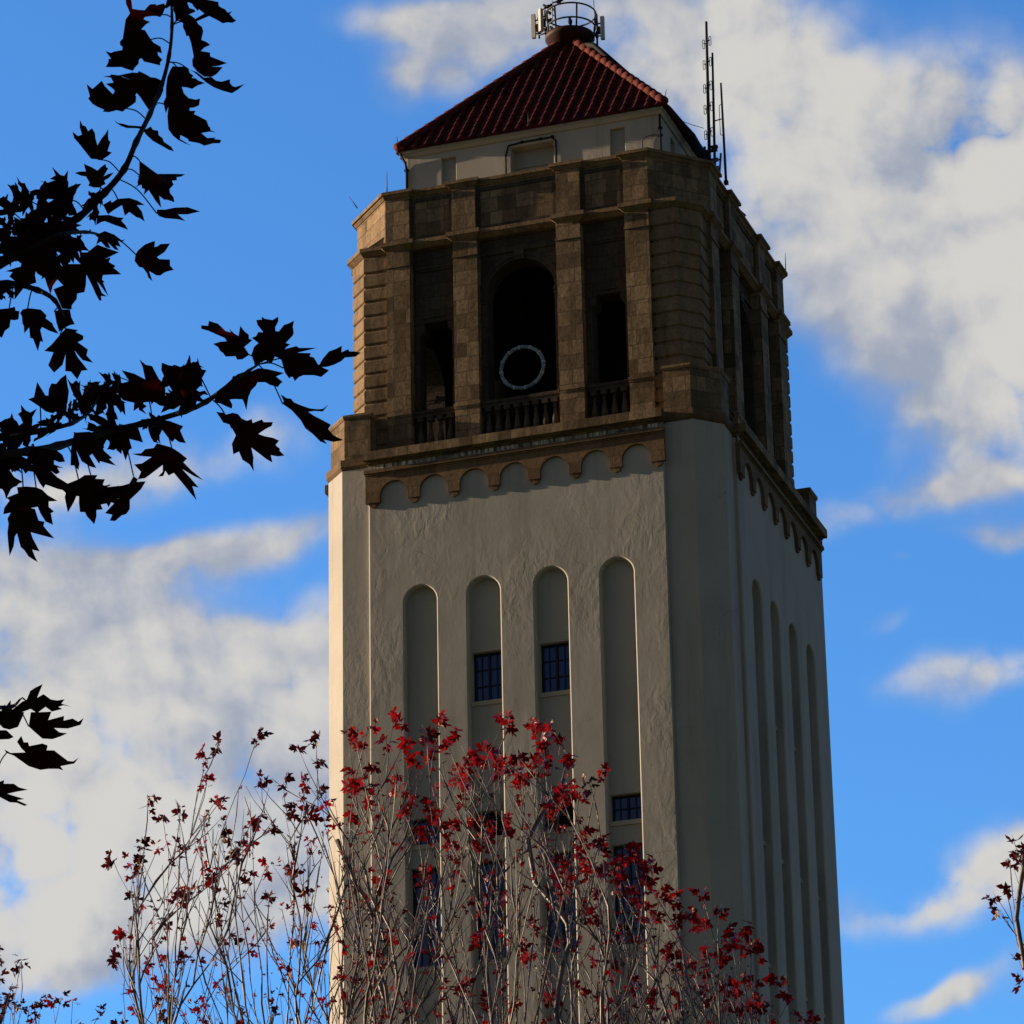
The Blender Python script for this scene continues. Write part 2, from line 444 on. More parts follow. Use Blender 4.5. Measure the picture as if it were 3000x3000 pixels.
mt, t, b = principled('lawn', (.05, .08, .025), .95, spec=.1)
co = objco(t)
t.set(b, 'Base_Color', t.mix(t.noise(co, .6, 8, .7), (.035, .055, .018), (.085, .10, .04)))
t.set(b, 'Normal', t.n('ShaderNodeBump', None, Strength=1.0, Distance=1.0, Height=t.math('MULTIPLY', t.noise(co, 12, 6), .05)).outputs[0])
M['lawn'] = mt
M['pave'] = mat_plain('concrete_paving', (.25, .24, .22), .9, 0, .15, 1.2, .2)

# ---------------------------------------------------------------- ground
g = MB(); n_ = 24
g.add([(x * 125.0 - 1500, y * 125.0 - 1500, 0) for y in range(n_ + 1) for x in range(n_ + 1)],
      [(j * (n_ + 1) + i, j * (n_ + 1) + i + 1, (j + 1) * (n_ + 1) + i + 1, (j + 1) * (n_ + 1) + i) for j in range(n_) for i in range(n_)])
tag(g.build('ground', M['lawn']), kind='structure')
p_ = MB(); p_.prism(rot4([(-11, -13), (11, -13)]), 0.004, 0.10)
tag(p_.build('pavement', M['pave']), kind='structure')

# ---------------------------------------------------------------- the tower
tower = tag(empty('bell_tower', (0, 0, 0)), 'tall cream stucco tower with dark stone belfry and red tiled pyramid roof', 'tower')
UP = (0, 0, ZC)
def part(mb, name, mat, rz=0.0, parent=None):
    if parent: return mb.build(name, mat, parent)
    return mb.build(name, mat, tower, UP, rz)

Q = PI / 2
ZB = -ZC + 0.1         # foot of the tower
# core of the shaft, corner piers, panels with tall niches
sh = MB()
sh.prism(rot4([(-5.30, -6.0), (-4.44, -6.0), (-4.44, -5.60), (4.44, -5.60), (4.44, -6.0), (5.30, -6.0)]), ZB, -0.02)
part(sh, 'shaft_wall', M['stucco'])
NX = (-2.90, -1.0, 1.0, 2.95)
NH, NTOP, NBOT = .495, -3.92, -30.0
WIN = {}               # windows of a face: niche -> list of (z0, z1, kind)
for i in range(4):
    l = [(-11.53, -10.77, 'louver' if i in (1, 2) else 'low'), (-15.03, -12.2, 'tall'), (-20.2, -17.4, 'tall')]
    if i in (1, 2): l.append((-7.55, -6.09, 'mid'))
    WIN[i] = l
for k in range(4):
    fp = MB()
    fp.plate(rect(-4.45, 4.45, ZB, -.10), [archloop(x, NH, NBOT, NTOP - NH) for x in NX], -6.12, -5.86, .035)
    part(fp, 'niche_wall', M['stucco'], k * Q)
    holes = []
    if k < 2: holes = [rect(NX[i] - .455, NX[i] + .455, z0, z1) for i in range(4) for z0, z1, _ in WIN[i]]
    bp_ = MB(); bp_.plate(rect(-4.44, 4.44, ZB, -.12), holes, -5.87, -5.61)
    part(bp_, 'niche_back', M['stucco_smooth'], k * Q)

def window(x, z0, z1, kind, k):
    W = .455
    fr = MB(); y0, y1 = -5.70, -5.64
    t_ = .045
    fr.box(x - W, x - W + t_, y0, y1, z0, z1); fr.box(x + W - t_, x + W, y0, y1, z0, z1)
    fr.box(x - W + t_, x + W - t_, y0, y1, z0, z0 + t_); fr.box(x - W + t_, x + W - t_, y0, y1, z1 - t_, z1)
    if kind == 'louver':
        o = part(fr, 'louver_window', M['frame'], k * Q)
        sl = MB(); n = 9
        for j in range(n):
            z = z0 + t_ + (z1 - z0 - 2 * t_) * j / n; h = (z1 - z0 - 2 * t_) / n
            sl.add([(x - W + t_, -5.69, z), (x + W - t_, -5.69, z), (x + W - t_, -5.645, z + h * .95), (x - W + t_, -5.645, z + h * .95)], [(0, 1, 2, 3)])
        sl.build('slats', M['louver'], o)
    else:
        rows = {'mid': 3, 'low': 2, 'tall': 6}[kind]
        fr.box(x - .03, x + .03, y0 - .012, y1, z0 + t_, z1 - t_)
        for cx in (x - .225, x + .225): fr.box(cx - .014, cx + .014, y0 + .012, y1 - .002, z0 + t_, z1 - t_)
        for j in range(1, rows):
            z = z0 + (z1 - z0) * j / rows
            for a, b_ in ((x - W + t_, x - .03), (x + .03, x + W - t_)):
                fr.box(a, b_, y0 + .015, y1 - .004, z - .016, z + .016)
        o = part(fr, 'window', M['frame'], k * Q)
        gl = MB(); gl.add([(x - W + .02, -5.655, z0 + .02), (x + W - .02, -5.655, z0 + .02), (x + W - .02, -5.655, z1 - .02), (x - W + .02, -5.655, z1 - .02)], [(0, 1, 2, 3)])
        gl.build('pane', M['glass'], o)
    si = MB(); si.box(x - .478, x + .478, -5.925, -5.872, z0 - .14, z0 - .015)
    si.build('sill', M['sill'], o)
for k in range(2):
    for i in range(4):
        for z0, z1, kind in WIN[i]: window(NX[i], z0, z1, kind, k)

# corbelled arcade, frieze, cornice
def arcade_loop(o=0.0):
    l = [(-4.5, -1.24)]; R_ = .435; ps = 1.215
    for j in range(7):
        cx = (j - 3) * ps + .02
        l.append((cx - R_, -1.24))
        for i in range(15):
            a = PI - PI * i / 14; l.append((cx + R_ * math.cos(a), -1.06 + R_ * math.sin(a)))
        l.append((cx + R_, -1.24))
    return l + [(4.5, -1.24), (4.5, -.36), (-4.5, -.36)]
for k in range(4):
    ar = MB(); ar.plate(arcade_loop, [], -6.225, -6.121)
    o = part(ar, 'arcade', M['brown'], k * Q)
    xs = [-4.28] + [(j - 2.5) * 1.215 + .02 for j in range(6)] + [4.30]
    for x in xs:
        n = 12; l = [(x + .135 * math.cos(PI + PI * i / n), -1.242 + .135 * math.sin(PI + PI * i / n)) for i in range(n + 1)]
        pn = MB(); pn.plate(lambda o=0.0, l=l: l, [], -6.19, -6.121); pn.build('pendant', M['brown'], o)
    st = MB(); st.box(-4.52, 4.52, -6.31, -6.121, -.35, -.24); st.box(-4.51, 4.51, -6.255, -6.226, -.40, -.352)
    part(st, 'string_molding', M['brown'], k * Q)
    fz = MB(); fz.box(-4.46, 4.46, -6.16, -6.121, -.238, -.052)
    part(fz, 'frieze', M['frieze'], k * Q)
    cu_ = MB(); cu_.box(-4.5, 4.5, -6.43, -5.9, .025, .29)
    cu_.box(-4.48, 4.48, -6.30, -5.9, -.02, .023); cu_.box(-4.47, 4.47, -6.215, -5.9, -.05, -.022)
    part(cu_, 'cornice_curb', M['stone'], k * Q)
cap_pl = rot4([(-5.30, -6.0), (5.30, -6.0)])
cs = MB(); cs.prism(cap_pl, -.02, .07, offset(cap_pl, .062)); cs.prism(offset(cap_pl, .064), .072, .30)
part(cs, 'cornice_band', M['brown'])

# pedestal blocks on the four corners
for k in range(4):
    pb = MB(); pl = [(4.44, -5.945), (5.25, -5.945), (5.945, -5.25), (5.945, -4.44), (4.44, -4.44)]
    pb.prism(pl, .302, 1.60)
    o = part(pb, 'corner_block', M['stone'], k * Q)
    pc = MB(); c2 = offset(pl, .055)
    pc.prism(offset(pl, .02), 1.602, 1.66, c2); pc.prism(c2, 1.662, 1.73); pc.prism(c2, 1.731, 1.80, offset(pl, -.25))
    pc.build('coping', M['stone_large'], o)

# belfry: rusticated corners
for k in range(4):
    rp = [(4.06, -5.40), (4.83, -5.40), (5.40, -4.83), (5.40, -4.06), (4.06, -4.06)]
    rc = MB(); rc.prism(offset(rp, -.055), .302, 7.0)
    z = 2.275 - 4 * .4644
    zs = []
    while z < 7: zs.append(z); z += .4644
    tops = [.302 + .02] + [q for q in zs if q > .45 and q < 6.6] + [7.0]
    for a, b_ in zip(tops[:-1], tops[1:]):
        a += .035; b_ -= .035 if b_ < 6.9 else 0
        rc.prism(offset(rp, -.03), a, a + .03, rp, caps=True); rc.prism(rp, a + .03, b_ - .03, caps=False); rc.prism(rp, b_ - .03, b_, offset(rp, -.03))
    part(rc, 'rusticated_corner', M['stone_large'], k * Q)

# belfry walls with the arch and the two narrow openings
def shoulder(cx):
    def f(o=0.0):
        h = .51 + o; z0, z1 = .31, 4.65 + o
        return [(cx - h, z0), (cx + h, z0), (cx + h, 4.28), (cx + h - .06, 4.34), (cx + h - .13, 4.42), (cx + h - .15, z1), (cx - h + .15, z1), (cx - h + .13, 4.42), (cx - h + .06, 4.34), (cx - h, 4.28)]
    return f
BX = (-2.66, 2.66)
for k in range(4):
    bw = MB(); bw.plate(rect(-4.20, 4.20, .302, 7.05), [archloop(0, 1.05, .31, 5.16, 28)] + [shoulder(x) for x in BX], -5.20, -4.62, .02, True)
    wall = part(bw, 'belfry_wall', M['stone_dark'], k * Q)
    # archivolt and imposts
    av = MB(); n = 28
    for r0, r1, y in ((1.051, 1.15, -5.235), (1.15, 1.235, -5.262)):
        f1 = lambda o=0.0, r0=r0, r1=r1: [(r1 * math.cos(PI * i / n), 5.16 + r1 * math.sin(PI * i / n)) for i in range(n + 1)] + [(r0 * math.cos(PI - PI * i / n), 5.16 + r0 * math.sin(PI - PI * i / n)) for i in range(n + 1)]
        av.plate(f1, [], y, -5.201)
    av.box(-.16, .16, -5.31, -5.264, 6.18, 6.46)
    for s in (-1, 1):
        av.box(min(s * 1.02, s * 1.235), max(s * 1.02, s * 1.235), -5.29, -4.9, 5.02, 5.155)
        av.box(min(s * 1.035, s * 1.225), max(s * 1.035, s * 1.225), -5.265, -4.95, 4.93, 5.018)
        av.box(min(s * 1.051, s * 1.20), max(s * 1.051, s * 1.20), -5.235, -5.201, 1.76, 4.928)
    av.build('archivolt', M['stone_dark'], wall)
    fm = MB()
    for x in BX:     # raised frames over the narrow openings and a small ledge
        x0, x1 = x - .60, x + .60
        fm.box(x0, x1, -5.262, -5.201, 6.36, 6.46); fm.box(x0 + .06, x1 - .06, -5.235, -5.201, 6.28, 6.358)
        fm.box(x0 + .02, x0 + .10, -5.232, -5.201, 4.95, 6.278); fm.box(x1 - .10, x1 - .02, -5.232, -5.201, 4.95, 6.278)
        fm.box(x - .34, x + .30, -5.245, -5.201, 4.78, 4.85)
    fm.box(-1.235, 1.235, -5.262, -5.201, 6.48, 6.56)
    fm.build('panel_frame', M['stone_dark'], wall)
    # pilasters
    for x0, x1 in ((-4.06, -3.33), (-1.97, -1.22), (1.22, 1.97), (3.33, 4.06)):
        pi_ = MB(); pi_.box(x0, x1, -5.53, -5.19, .302, 7.04)
        o = part(pi_, 'pilaster', M['stone'], k * Q)
        md = MB(); md.box(x0 - .03, x1 + .03, -5.575, -5.531, 1.66, 1.75); md.box(x0 - .015, x1 + .015, -5.552, -5.531, 1.60, 1.6615)
        md.build('base_molding', M['stone'], o)
        md = MB(); md.box(x0 - .015, x1 + .02, -5.565, -5.531, 6.43, 6.52); md.build('neck_molding', M['stone'], o)
        md = MB(); md.box(x0 - .012, x1 + .012, -5.548, -5.531, .302, .50); md.build('plinth', M['stone'], o)

# balustrades between the pilasters
BAL = [(.0, .46), (.082, .46), (.082, .56), (.05, .57), (.045, .62), (.075, .72), (.092, .82), (.085, .93), (.055, 1.12), (.042, 1.25), (.042, 1.30), (.062, 1.33), (.04, 1.36), (.045, 1.42), (.082, 1.44), (.082, 1.56), (.0, 1.56)]
bal_me = None
for k in range(4):
    for x0, x1, nb in ((-3.33, -1.97, 4), (-1.22, 1.22, 8), (1.97, 3.33, 4)):
        rl = MB(); rl.box(x0 + .002, x1 - .002, -5.42, -5.203, 1.66, 1.77); rl.box(x0 + .004, x1 - .004, -5.395, -5.21, 1.57, 1.6615)
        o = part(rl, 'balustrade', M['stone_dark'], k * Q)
        pl_ = MB(); pl_.box(x0 + .002, x1 - .002, -5.41, -5.204, .302, .455); pl_.build('plinth', M['stone_dark'], o)
        for j in range(nb):
            x = x0 + (x1 - x0) * (j + .75) / (nb + .5)
            if bal_me is None:
                mb = MB(); mb.lathe([(r * 1.15, z) for r, z in BAL[3:-3]], n=12)
                mb.box(-.095, .095, -.095, .095, .457, .565); mb.box(-.095, .095, -.095, .095, 1.44, 1.568)
                bo = mb.build('baluster', M['stone_dark'], o); bal_me = bo.data
            else:
                bo = bpy.data.objects.new('baluster', bal_me); C.objects.link(bo); bo.parent = o
            bo.location = (x, -5.302, 0)

# chamber inside the belfry
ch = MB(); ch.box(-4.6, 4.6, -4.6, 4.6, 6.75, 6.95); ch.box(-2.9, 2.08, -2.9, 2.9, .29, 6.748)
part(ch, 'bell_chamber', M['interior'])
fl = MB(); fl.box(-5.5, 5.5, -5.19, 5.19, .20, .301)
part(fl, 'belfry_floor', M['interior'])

# attic: string course, walls with pilasters, coping
pil = [(-4.08, -5.53), (-3.33, -5.53), (-3.33, -5.39), (-1.99, -5.39), (-1.99, -5.53), (-1.26, -5.53), (-1.26, -5.39),
       (1.26, -5.39), (1.26, -5.53), (1.99, -5.53), (1.99, -5.39), (3.33, -5.39), (3.33, -5.53), (4.08, -5.53)]
att = rot4(pil)
strp = rot4([(-4.83, -5.40), (-4.12, -5.40)] + pil[0:1] + pil[1:-1] + pil[-1:] + [(4.12, -5.40), (4.83, -5.40)])
sc_ = MB(); sc_.prism(strp, 7.0, 7.11, offset(strp, .14)); sc_.prism(offset(strp, .155), 7.112, 7.235)
part(sc_, 'string_course', M['stone_large'])
for k in range(4):       # sloped shoulders where the chamfer steps back
    wp = [(4.06, -5.40), (4.83, -5.40), (5.40, -4.83), (5.40, -4.06)]
    wt = [(4.06, -5.47), (4.14, -5.47), (5.47, -4.14), (5.47, -4.06)]
    ws = MB(); ws.prism(wp + [(4.0, -4.0)], 7.237, 7.55, wt + [(4.0, -4.0)])
    part(ws, 'corner_weathering', M['stone_large'], k * Q)
aw = MB(); aw.prism(att, 7.05, 8.70)
part(aw, 'attic_wall', M['stone'])
for k in range(4):
    pf = MB()
    for x0, x1 in ((-3.33, -1.99), (-1.26, 1.26), (1.99, 3.33)):
        a, b_, z0, z1 = x0 + .12, x1 - .12, 7.38, 8.52
        y0, y1 = -5.425, -5.391
        pf.box(x0 + .002, x1 - .002, y0, y1, z1, 8.64); pf.box(x0 + .002, x1 - .002, y0, y1, 7.24, z0)
        pf.box(x0 + .002, a, y0, y1, z0, z1); pf.box(b_, x1 - .002, y0, y1, z0, z1)
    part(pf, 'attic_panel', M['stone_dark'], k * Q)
co_ = MB(); co_.prism(offset(att, .01), 8.64, 8.70); co_.prism(offset(att, .035), 8.701, 8.80, offset(att, .115)); co_.prism(offset(att, .155), 8.802, 8.90); co_.prism(offset(att, .15), 8.901, 8.925, offset(att, .03))
part(co_, 'coping', M['stone_large'])

# penthouse
PX = .06
pw_pl = [(-4.0 + PX, -4.0), (4.0 + PX, -4.0), (4.0 + PX, 4.0), (-4.0 + PX, 4.0)]
PW = ((-2.66, .235, 10.60), (0, .68, 10.56), (2.68, .235, 10.60))
for k in range(4):
    wl = MB(); ho = [rect(x - h, x + h, 8.72, z) for x, h, z in PW]
    we = 4.0 if k % 2 == 0 else 3.61
    wl.plate(rect(-we, we, 8.6, 10.86), ho, -4.0, -3.62, .01)
    o = wl.build('penthouse_wall', M['stucco_top'], tower, (PX, 0, ZC), k * Q)
    for x, h, z in PW:
        sb = MB(); d = -3.87 if h < .5 else -3.63
        if h < .5: sb.box(x - h - .0, x + h + .0, d, d + .1, 8.73, z)
        else:
            sb.box(x - h, x + h, d, d + .05, 8.73, z); sb.box(x - h, x + h, d - .05, d - .002, 9.98, 10.06)
            sb.box(x - h, x - h + .07, d - .04, d - .002, 8.73, 9.978)
        sb.build('shutter', M['shutter'], o)
    rv = MB()
ev = MB(); ev.prism(offset(pw_pl, .05), 10.80, 10.90, offset(pw_pl, .12)); ev.prism(offset(pw_pl, .15), 10.902, 10.985)
part(ev, 'eaves_molding', M['stucco_top'])

# roof: clay barrel tiles in courses on four slopes
E_, ZE, ZA = 4.226, 11.0, 16.11
sl_len = math.hypot(E_, ZA - ZE); ca, sa = E_ / sl_len, (ZA - ZE) / sl_len
def on_roof(x, s, up):    # a point of the front slope: along the eave, up the slope, away from it
    return (x, -E_ + s * ca - up * sa, ZE + s * sa + up * ca)
rf = MB(); E2 = E_ - .02
rf.add([(-E2, -E2, ZE), (E2, -E2, ZE), (E2, E2, ZE), (-E2, E2, ZE), (0, 0, ZA - .03)], [(0, 1, 4), (1, 2, 4), (2, 3, 4), (3, 0, 4), (0, 3, 2, 1)])
rng = random.Random(5)
NR = 23
front = MB()
for i in range(NR):
    x = -E_ + (i + .5) * 2 * E_ / NR
    smax = (E_ - abs(x)) / ca - .02
    s = -.07; tl = .36
    while s < smax:
        e = min(s + tl + .05, smax + .06)
        jx = x + rng.uniform(-.012, .012); r0 = .090 + rng.uniform(-.006, .006); r1 = .078; lift = .012
        vs = []; nn_ = 7
        for (ss, rr, up) in ((s, r0, .012), (e, r1, .0)):
            for q in range(nn_):
                a = PI * q / (nn_ - 1)
                vs.append(on_roof(jx + rr * math.cos(a), ss, up + rr * .95 * math.sin(a)))
        fs = [(q, q + 1, nn_ + q + 1, nn_ + q) for q in range(nn_ - 1)] + [tuple(range(nn_))]
        front.add(vs, fs)
        s += tl
for k in range(4):
    c_, s_ = (1, 0, -1, 0)[k], (0, 1, 0, -1)[k]
    rf.add([(x * c_ - y * s_, x * s_ + y * c_, z) for x, y, z in front.v], front.f)
roof = rf.build('roof', M['tile'], tower, (PX, 0, ZC))
for k in range(4):
    hp = MB(); n = 17
    for j in range(n):
        a0, a1 = j / n * .965, min(1, (j + 1.12) / n * .965)
        def hpnt(a): return Vector((E_ * (1 - a) + .02, -E_ * (1 - a) - .02, ZE + (ZA - ZE) * a + .05))
        hp.tube([hpnt(a0) + Vector((0, 0, .035)), hpnt(a1)], [.14, .130], 9, True)
    hp.build('hip_tile', M['hip_tile'], roof, (0, 0, 0), k * Q)

# conduits on the penthouse
cd = MB(); y = -4.035
cd.tube([(4.02, y, 8.9), (4.02, y, 10.5), (4.02, y, 10.78)], .035)
cd.tube([(-4.0, y, 8.7), (-4.0, y, 10.3), (-4.02, y - .02, 10.6), (-4.18, y - .12, 10.95)], .04)
cd.tube([(-.83, y, 8.9), (-.83, y, 10.3), (-.74, y, 10.62), (-.3, y, 10.66), (.2, y, 10.66), (.62, y, 10.66), (.76, y, 10.52), (.76, y, 9.8)], .028)
cd.tube([(3.46, y, 9.0), (3.46, y, 10.0), (3.55, y, 10.12), (3.75, y, 10.15), (4.02, y, 10.1)], .012)
for z in (9.4, 10.05, 10.3): cd.box(3.96, 4.09, y - .02, y + .034, z, z + .07)
for z in (9.3, 10.35): cd.box(-4.07, -3.94, y - .02, y + .034, z, z + .07)
for x in (-.35, .25, .62): cd.box(x, x + .09, y - .025, y + .034, 10.63, 10.70)
cd.build('conduit', M['cable'], tower, (PX, 0, ZC))
# lightning rods
for p0, p1 in (((-4.0, -5.58, 8.92), (-3.99, -5.6, 9.62)), ((-5.19, -4.95, 8.92), (-5.46, -4.95, 9.36)), ((5.6, 4.22, 8.92), (5.6, 4.29, 9.68)),
               ((-4.15, -4.2, 11.05), (-4.18, -4.2, 11.5)), ((4.28, -4.2, 11.1), (4.37, -4.2, 11.48)), ((.05, -4.26, 11.1), (.05, -4.28, 11.5))):
    lr = MB(); lr.tube([p0, tuple((a + b_) / 2 for a, b_ in zip(p0, p1)), p1], [.02, .014, .006], 5)
    part(lr, 'lightning_rod', M['steel'])

# ---------------------------------------------------------------- things on the tower
def up(p): return (p[0], p[1], p[2] + ZC)

# round platform with railing and panel antennas on the roof peak
plat = tag(empty('roof_platform', (PX, 0, ZC + 15.75)), 'round maroon platform with hoop railing on the peak of the red tiled roof', 'platform')
def pp(p): return Vector((p[0] - PX, p[1], p[2] - 15.75))
dr = MB(); dr.lathe([(r_, z_ - 15.75) for r_, z_ in ((.05, 15.70), (.35, 15.78), (.60, 15.92), (.75, 16.07), (.785, 16.12), (.785, 16.215), (.73, 16.22), (.70, 16.18), (.05, 16.18))], (.02, 0, 0), 32)
dr.build('drum', M['drum'], plat)
for R_, z in ((.80, 16.99), (.77, 16.50)):
    rr = MB(); rr.ring(pp((.12, 0, z)), R_, .028, 40, 6); rr.build('hoop_rail', M['steel'], plat)
for a, z1 in ((-2.5, 17.0), (2.55, 17.7), (.30, 17.05), (-1.0, 17.0), (1.45, 17.0)):
    x, y = .12 + .79 * math.cos(a), .79 * math.sin(a)
    ps = MB(); ps.tube([pp((x * .9, y * .92, 16.05)), pp((x, y, z1))], .032, 6); ps.build('post', M['steel'], plat)
wh = MB(); wh.tube([pp((.12 + .79 * math.cos(2.7), .79 * math.sin(2.7), 16.05)), pp((.12 + .79 * math.cos(2.7), .79 * math.sin(2.7), 17.9))], .018, 5); wh.build('whip', M['panel'], plat)
wh = MB(); wh.tube([pp((.74 + .1, .23, 17.0)), pp((.72 + .1, .23, 17.5))], .012, 5); wh.build('whip', M['galv'], plat)
def panel_antenna(x, y, z0, z1, rz, pole):
    o = empty('panel_antenna', pp((x, y, 0))); 
    b0 = MB(); b0.prism([(-.055, .0), (.055, .0), (.055, .12), (-.055, .12)], z0, z1)
    ob = b0.build('panel_antenna', M['panel'], plat, pp((x, y, 0)), rz)
    bpy.data.objects.remove(o)
    bk = MB(); bk.tube([(.0, -.12, z0 - .05), (.0, -.12, z1 + .02)], .028, 6)
    for z in (z0 + .14, z1 - .22):
        bk.tube([(0, .02, z), (0, -.14, z)], .024, 6); bk.box(-.06, .06, -.17, -.09, z - .05, z + .06)
    bk.box(-.05, .05, -.10, -.02, z0 + .22, z0 + .46)
    bk.build('bracket', M['steel'], ob)
    return ob
panel_antenna(-1.08, .1, 16.46, 17.30, rad(88), True)
panel_antenna(-.72, -.3, 16.39, 17.19, rad(150), True)
panel_antenna(1.10, .0, 15.92, 16.72, rad(-85), True)
arm = MB()
arm.tube([pp((.85, .1, 16.55)), pp((1.0, .02, 16.60))], .03, 6); arm.tube([pp((.55, 0, 15.85)), pp((.80, 0, 15.95)), pp((.96, 0, 16.22))], .03, 6); arm.tube([pp((.97, 0, 15.7)), pp((.98, 0, 16.84))], .034, 6)
arm.tube([pp((-.62, 0, 16.52)), pp((-.98, .08, 16.52))], .026, 6); arm.tube([pp((-.62, .1, 17.02)), pp((-.98, .1, 17.02))], .03, 6)
arm.build('arm', M['steel'], plat)
jb = MB(); jb.box(pp((.70, 0, 0)).x, pp((1.0, 0, 0)).x, -.15, .2, 15.45 - 15.75, 15.70 - 15.75); jb.box(pp((.40, 0, 0)).x, pp((.72, 0, 0)).x, -.12, .15, 15.5 - 15.75, 15.86 - 15.75)
jb.build('junction_box', M['cable'], plat)

# cable bundle from the platform down the far slope and over to the mast
cb = MB()
pts = [(.75, -.6, 15.5), (1.36, -1.6, 14.86), (1.75, -1.6, 14.42), (2.42, -1.6, 13.64), (3.2, -1.6, 12.78), (3.66, -1.6, 12.25), (4.10, -1.75, 11.50), (4.42, -1.9, 10.98), (4.66, -2.2, 10.45), (4.92, -2.6, 10.0), (5.15, -2.9, 9.72)]
cb.tube([up(p) for p in pts], [.07, .08, .08, .08, .08, .09, .13, .16, .17, .16, .14], 8)
tag(cb.build('cable_bundle', M['cable']), 'thick black cable bundle running down the roof to the antenna masts', 'cable')

# masts on the right-hand parapet
def mast(name, x0, y0, z0, z1, lean, r, label):
    o = tag(empty(name, up((x0, y0, z0))), label, 'antenna', 'antenna masts on the parapet')
    h = z1 - z0
    mb = MB(); mb.tube([(0, 0, 0), (lean * .5, 0, h * .5), (lean, 0, h)], [r, r * .9, r * .7], 7)
    mb.build('pole', M['steel'], o)
    return o, h
def dipole(o, p, w, h, side):
    # a folded loop held out on a short arm
    mb = MB(); n = 6; l = []
    for i in range(n + 1):
        a = PI * i / n; l.append((p[0] + side + w * math.cos(a), p[1], p[2] + h / 2 - w + w * math.sin(a)))
    for i in range(n + 1):
        a = PI + PI * i / n; l.append((p[0] + side + w * math.cos(a), p[1], p[2] - h / 2 + w + w * math.sin(a)))
    l.append(l[0]); mb.tube(l, .012, 5)
    d = mb.build('dipole', M['galv'], o)
    ab = MB(); ab.tube([p, (p[0] + side, p[1], p[2] + .03)], .020, 5); ab.build('arm', M['steel'], d)
o, h = mast('antenna_mast', 5.26, -3.0, 8.95, 14.18, .09, .055, 'tallest thin antenna mast with rows of small folded loops, beside the roof corner')
for z in (13.45, 12.75, 11.95, 11.25, 10.4):
    zz = z - 8.95; x = .09 * zz / h
    dipole(o, (x, 0, zz - .02), .032, .30, -.10); dipole(o, (x, 0, zz + .06), .032, .30, .10)
fb = MB(); fb.tube([(-.12, 0, .0), (-.12, 0, 1.05)], .04, 6); fb.box(-.16, .28, -.06, .06, .25, .33); fb.box(-.14, .26, -.05, .05, .85, .92)
fb.build('clamp', M['steel'], o)
o, h = mast('antenna_mast', 5.42, -3.0, 8.95, 13.09, .08, .045, 'middle antenna mast carrying one long upright loop on an arm')
dipole(o, (.05, 0, 1.85), .05, 1.02, .22)
for z in (.52, .95):
    fb = MB(); fb.box(-.08, .12, -.06, .06, z, z + .08); fb.build('clamp', M['steel'], o)
o, h = mast('antenna_mast', 5.62, -2.5, 8.90, 12.30, -.03, .042, 'plain whip antenna, shortest and rightmost of the masts on the parapet')
fb = MB(); fb.box(-.06, .06, -.06, .06, .0, .12); fb.build('clamp', M['steel'], o)
br = tag(empty('antenna_bracket', up((5.60, -3.2, 8.93))), 'pale metal bracket on the parapet corner beside the antenna masts', 'bracket')
b1 = MB(); b1.tube([(.02, 0, .0), (.09, 0, .66)], .035, 5); b1.build('upright', M['galv'], br)
b1 = MB(); b1.tube([(-.22, 0, .45), (.06, 0, .47)], .03, 5); b1.tube([(-.2, 0, .24), (.04, 0, .24)], .02, 5); b1.build('arm', M['galv'], br)
gw = MB(); gw.tube([up((4.3, -3.2, 11.02)), up((4.75, -3.1, 10.78)), up((5.14, -3.0, 10.62))], .010, 5)
tag(gw.build('guy_wire', M['steel']), 'thin wire from the roof corner to the antenna mast', 'wire')

# hoop hanging in the belfry arch
hoop = tag(empty('hoop', up((.035, -5.3, 2.70))), 'pale blue ring of tubing hanging in the arch of the belfry', 'hoop')
n = 16
for nm, mt_, rr in (('tube', M['hoop'], .058),):
    hb = MB(); hb.ring((0, 0, 0), .655, rr, n, 8, 'y'); hb.build(nm, mt_, hoop)
for i in range(12):
    a = 2 * PI * i / 12 + .12; c = Vector((.65 * math.cos(a), 0, .65 * math.sin(a))); d = Vector((-math.sin(a), 0, math.cos(a)))
    cl = MB(); cl.tube([c - d * .022, c + d * .022], .066, 8); cl.build('clip', M['hoop_clip'], hoop)
hs = MB(); hs.tube([(0, 0, .70), (0, .1, 2.4)], .006, 4); hs.build('cord', M['cable'], hoop)

# birds on the hoop railing
def bird(p, face, lean, label, s=1.0):
    """small dark perching bird: one body mesh with head, beak and tail"""
    mb = MB()
    R_ = Matrix.Rotation(rad(-38), 3, 'Y')
    mb.ball((0, 0, .075), (.058, .038, .040), 10, 8, R_)
    mb.ball((.040, 0, .125), (.026, .024, .025), 8, 6)
    mb.tube([(.058, 0, .127), (.088, 0, .122)], [.008, .001], 5)
    mb.tube([(-.03, 0, .055), (-.075, 0, .012), (-.105, 0, -.022)], [.022, .014, .012], 5)
    for sy in (-.014, .014): mb.tube([(0, sy, .05), (.004, sy, .0)], .004, 4)
    s *= 1.3
    for i, v in enumerate(mb.v): mb.v[i] = (v[0] * s, v[1] * s, v[2] * s)
    o = mb.build('bird', M['feather'], None, up(p), face)
    o.rotation_euler = (0, lean, face)
    tag(o, label, 'bird', 'birds on the roof railing')
def onring(a, R_, z): return (PX + .06 + R_ * math.cos(a), R_ * math.sin(a), z)
